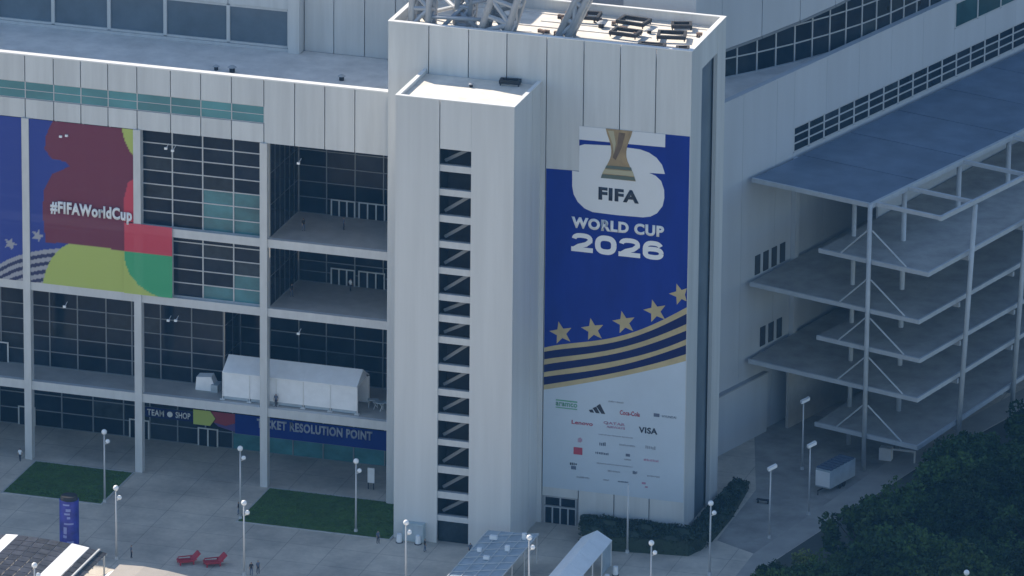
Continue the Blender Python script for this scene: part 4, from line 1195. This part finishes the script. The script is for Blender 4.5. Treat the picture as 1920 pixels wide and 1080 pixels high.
# bench at the walkway
t = thing('bench', 'dark low bench on the paving left of the walkway lamp', 'bench', (40.6, 26.6, 0))
MB().box(39.7, 41.5, 26.4, 26.9, .4, .5).build('seat', 'black', t)
for x in (39.9, 41.2): MB().box(x - .06, x + .06, 26.42, 26.88, 0, .4).build('leg', 'black', t)

# ------------------------------------------------------------------ people
def make_person(shirt, trousers, step=.18):
    bm = bmesh.new(); sl = bm.verts.layers.skin.verify()
    def v(x, y, z, r, root=False):
        k = bm.verts.new((x, y, z)); k[sl].radius = (r, r); k[sl].use_root = root
        return k
    pel = v(0, 0, .95, .15, True); wa = v(0, .01, 1.12, .14); ch = v(0, 0, 1.36, .17); nk = v(0, 0, 1.52, .06); hd = v(0, -.02, 1.63, .10); tp = v(0, -.01, 1.72, .085)
    for a, b in ((pel, wa), (wa, ch), (ch, nk), (nk, hd), (hd, tp)): bm.edges.new((a, b))
    for s in (-1, 1):
        h = v(s * .10, 0, .86, .10); k = v(s * .11, -s * step * .5 - .02, .48, .07); an = v(s * .11, -s * step * .6 + .02, .09, .05); to = v(s * .12, -s * step * .6 - .13, .04, .04)
        bm.edges.new((pel, h)); bm.edges.new((h, k)); bm.edges.new((k, an)); bm.edges.new((an, to))
        sh = v(s * .19, 0, 1.42, .07); el = v(s * .25, s * step * .3 + .03, 1.13, .05); wr = v(s * .24, s * step * .4 - .08, .88, .035); ha = v(s * .235, s * step * .4 - .11, .79, .04)
        bm.edges.new((ch, sh)); bm.edges.new((sh, el)); bm.edges.new((el, wr)); bm.edges.new((wr, ha))
    me = bpy.data.meshes.new('person'); bm.to_mesh(me); bm.free()
    o = bpy.data.objects.new('person_tmp', me); COL.objects.link(o)
    o.modifiers.new('skin', 'SKIN'); s = o.modifiers.new('sub', 'SUBSURF'); s.levels = 1; s.render_levels = 1
    bpy.context.view_layer.update()
    m2 = bpy.data.meshes.new_from_object(o.evaluated_get(bpy.context.evaluated_depsgraph_get()))
    bpy.data.objects.remove(o); bpy.data.meshes.remove(me)
    m2.materials.clear()
    for k in (shirt, trousers, 'skin', 'black'): m2.materials.append(M[k])
    for p in m2.polygons:
        z = p.center.z
        p.material_index = 3 if z < .1 or z > 1.68 else 1 if z < .93 and abs(p.center.x) < .2 else 2 if z > 1.5 or (abs(p.center.x) > .2 and z < 1.15) else 0
        p.use_smooth = True
    return m2
pm = [make_person('black', 'ink_mid'), make_person('ink_mid', 'ink', .1), make_person('tent', 'ink', .22)]
def person(x, y, z, k, rz, label):
    o = bpy.data.objects.new('person', pm[k]); COL.objects.link(o)
    o.location = (x, y, z); o.rotation_euler = (0, 0, rz); tag(o, label, 'person')
person(-12.6, -18.0, .01, 0, .4, 'person in dark clothes walking near the front lamp post')
person(-12.0, -17.2, .01, 1, .9, 'person in slate shirt walking just behind the one in black')
person(-53.9, 10.9, .01, 2, 0, 'person in a white top beside the foot of the left column')
person(-28.6, -17.2, .01, 1, 2, 'person in slate shirt right of the lamp beside the blue column')
person(-17.6, 16.8, 33.19, 0, 1, 'person in dark clothes on the upper balcony near its left wall')
person(-12.9, 18.8, 33.19, 1, 2, 'person in slate shirt on the upper balcony by the doors')
person(-13.0, 21.9, 23.99, 2, 2.5, 'person in a white top by the doors of the lower balcony')
person(-19.4, 17.5, 23.99, 0, 1, 'person in dark clothes at the left wall of the lower balcony')
person(-21.0, 1.5, .01, 0, -1, 'person in dark clothes beside the lamp at the lawn corner')
person(-20.0, 13.1, 10.61, 1, 0, 'person in slate shirt in front of the marquee tent')
person(-1.2, -2.6, .01, 1, 1, 'person in slate shirt at the left foot of the stair tower')
person(5.2, -3.4, .01, 0, 2, 'person in dark clothes in front of the stair tower door')
person(11.0, -3.0, .01, 1, .3, 'person in slate shirt between the stair tower and the canopy')

# ------------------------------------------------------------------ foliage
def leaf_mesh(name, m, pts_fn, n, size, seed):
    rnd = random.Random(seed)
    vs = []; fs = []
    for i in range(n):
        c = pts_fn(rnd)
        a = Vector((rnd.gauss(0, 1), rnd.gauss(0, 1), rnd.gauss(0, 1))).normalized()
        b = a.orthogonal().normalized()
        b = (b * math.cos(i) + a.cross(b) * math.sin(i)).normalized()
        s = size * rnd.uniform(.6, 1.3)
        k = len(vs)
        vs += [tuple(c - a * s), tuple(c + b * s * .55), tuple(c + a * s), tuple(c - b * s * .55)]
        fs.append((k, k + 1, k + 2, k + 3))
    me = bpy.data.meshes.new(name); me.from_pydata(vs, [], fs); me.materials.append(M[m]); me.update()
    return me
def crown_fn(rad, h, seed, zc):
    rr = random.Random(seed)
    cl = []
    for i in range(34):
        th = rr.uniform(0, 6.283); k = rr.uniform(.25, 1) ** .6; ph = math.asin(rr.uniform(-.55, 1))
        cl.append((Vector((rad * k * math.cos(ph) * math.cos(th), rad * k * math.cos(ph) * math.sin(th), zc + h * k * math.sin(ph))), rr.uniform(.16, .36) * rad))
    def fn(rnd):
        c, r = rnd.choice(cl)
        d = Vector((rnd.gauss(0, 1), rnd.gauss(0, 1), rnd.gauss(0, 1))).normalized()
        return c + d * r * rnd.uniform(.55, 1.0)
    return fn
protos = []
mid_crowns = []
for k in range(4):
    rad = (4.2, 4.8, 3.8, 4.5)[k]; h = (2.6, 3.0, 2.8, 2.4)[k]; zc = (4.6, 5.0, 4.8, 4.4)[k]
    crown = leaf_mesh('crown', 'leaf', crown_fn(rad, h, 11 + k, zc), 5200, .30, 50 + k)
    mc = crown.copy(); mc.materials.clear(); mc.materials.append(M['leaf_mid']); mid_crowns.append(mc)
    mb = MB(); rr = random.Random(90 + k)
    mb.tube((0, 0, 0), (.1, .05, zc * .55), .24, .17, n=8)
    for q in range(6):
        a = q * 1.05 + rr.uniform(-.3, .3)
        mb.tube((.1, .05, zc * .5), (rad * .62 * math.cos(a), rad * .62 * math.sin(a), zc + rr.uniform(-.2, 1.2)), .12, .04, n=6)
    me = bpy.data.meshes.new('trunk'); me.from_pydata([tuple(v) for v in mb.v], [], mb.f); me.materials.append(M['bark'])
    protos.append((crown, me))
lime = leaf_mesh('crown_sunlit', 'leaf_sunlit', crown_fn(1.5, 1.6, 77, 2.6), 900, .2, 78)
mb = MB(); mb.tube((0, 0, 0), (0, 0, 2.2), .1, .06, n=8)
lime_trunk = bpy.data.meshes.new('trunk'); lime_trunk.from_pydata([tuple(v) for v in mb.v], [], mb.f); lime_trunk.materials.append(M['bark'])
LX, LY = 53.2, -0.6
def tree(x, y, k, s, rz, label, group=None, crown=None, trunk=None):
    t = thing('grove_tree', label, 'tree', (x, y, 0), group)
    t.rotation_euler = (0, 0, rz); t.scale = (s, s, s)
    for nm, me in (('crown', crown or protos[k][0]), ('trunk', trunk or protos[k][1])):
        o = bpy.data.objects.new(nm, me); reg(o, t)
rt = random.Random(21)
def edge_x(y): return 51.0 + max(0, (y + 5) * .235)
spots = []
yy = -24.0
row = 0
while yy < 74:
    e = edge_x(yy) + 3.6
    x = e + (row % 2) * 1.5
    while x < e + 46:
        spots.append((x + rt.uniform(-1.2, 1.2), yy + rt.uniform(-1.2, 1.2)))
        x += 6.6
    yy += 6.0; row += 1
for i, (x, y) in enumerate(spots):
    if (WF.c * (x - WF.o.x) + WF.s * (y - WF.o.y)) < 33.5 and y > 30: continue   # keep clear of the ramps
    if x > 86 - (y - 2) * .242 or y < -17 + (x - 48) * .31: continue              # nothing of it shows
    if math.hypot(x - LX, y - LY) < 4.2: continue
    first = x < edge_x(y) + 6.2
    k_ = rt.randrange(4); mid = rt.random() < .35
    tone = 'mid green' if mid else 'dark green'
    tree(x, y, k_, rt.uniform(.72, 1.2), rt.uniform(0, 6.28), tone + (' leafy tree in the front row of the grove, along the walkway' if first else ' leafy tree deep in the grove, behind its front row'), tone + (' grove trees along the walkway' if first else ' grove trees behind the front row'), mid_crowns[k_] if mid else None)
tree(49.9, -3.6, 2, .5, 1.3, 'small dark green tree at the very tip of the grove, left of the one painted sunlit lime')
tree(51.4, -6.6, 1, .62, 2.3, 'low dark green tree in front of the one painted sunlit lime at the grove tip')
tree(LX, LY, 0, 1.15, .4, 'small tree painted sunlit lime green at the near left tip of the grove', None, lime, lime_trunk)
# undergrowth carpet under the grove
def carpet(rnd):
    y = rnd.uniform(-30, 75); x = edge_x(y) + rnd.uniform(-.6, 46)
    return Vector((x, y, rnd.uniform(.05, .9)))
o = bpy.data.objects.new('undergrowth', leaf_mesh('undergrowth', 'leaf', carpet, 16000, .32, 5)); COL.objects.link(o)
tag(o, 'low dark undergrowth covering the ground beneath the grove', 'undergrowth', kind='stuff')

# hedge round the corner tower
def hedge(name, pts, h, n, label, seed):
    t = thing(name, label, 'hedge', (sum(p[0] for p in pts) / len(pts), sum(p[1] for p in pts) / len(pts), 0))
    o0 = org(t)
    cx, cy = o0.x, o0.y
    core = MB(); core.prism([(cx + (p[0] - cx) * .94, cy + (p[1] - cy) * .94) for p in pts], 0, h * .86); core.build('branches', 'leaf_hedge', t)
    xs = [p[0] for p in pts]; ys = [p[1] for p in pts]
    def fn(rnd):
        while True:
            x = rnd.uniform(min(xs), max(xs)); y = rnd.uniform(min(ys), max(ys))
            if inside(x, y, pts):
                top = h * (.9 + .18 * math.sin(x * 1.3 + y * .7) * math.cos(y * 1.1))
                z = top if rnd.random() < .7 else rnd.uniform(.1, top)
                return Vector((x - cx, y - cy, z + rnd.uniform(-.1, .12)))
    o = bpy.data.objects.new('leaves', leaf_mesh('leaves', 'leaf_hedge', fn, n, .2, seed)); reg(o, t); o['kind'] = 'stuff'
hedge('hedge', [(21.5, 9.6), (22.6, 5.2), (26.5, 3.9), (37.2, 5.4), (38.3, 8.5), (38.3, 10.4), (22.0, 10.4)], 2.3, 9000, 'dark clipped hedge in front of the banner foot', 1)
hedge('hedge', [(35.0, 10.6), (38.3, 10.6), (38.4, 20), (37.6, 31), (35.4, 31), (35.0, 20)], 1.3, 5000, 'dark narrow hedge along the right side of the corner tower', 2)

# ------------------------------------------------------------------ haze
hz = MB(); hz.box(-1400, 1500, -1400, 1500, -1.0, 352.0)
ho = hz.build('haze', [], None)
hm = bpy.data.materials.new('haze_air'); hm.use_nodes = True
nt = hm.node_tree
for n_ in list(nt.nodes):
    if n_.type == 'BSDF_PRINCIPLED': nt.nodes.remove(n_)
pv = nt.nodes.new('ShaderNodeVolumePrincipled')
pv.inputs['Color'].default_value = (0.14, 0.46, 1.0, 1)
pv.inputs['Density'].default_value = 0.00004
pv.inputs['Anisotropy'].default_value = 0.2
nt.links.new(pv.outputs[0], nt.nodes['Material Output'].inputs['Volume'])
ho.data.materials.append(hm)
ho['kind'] = 'stuff'; ho['label'] = 'thin blue summer haze over the whole place'; ho['category'] = 'haze'
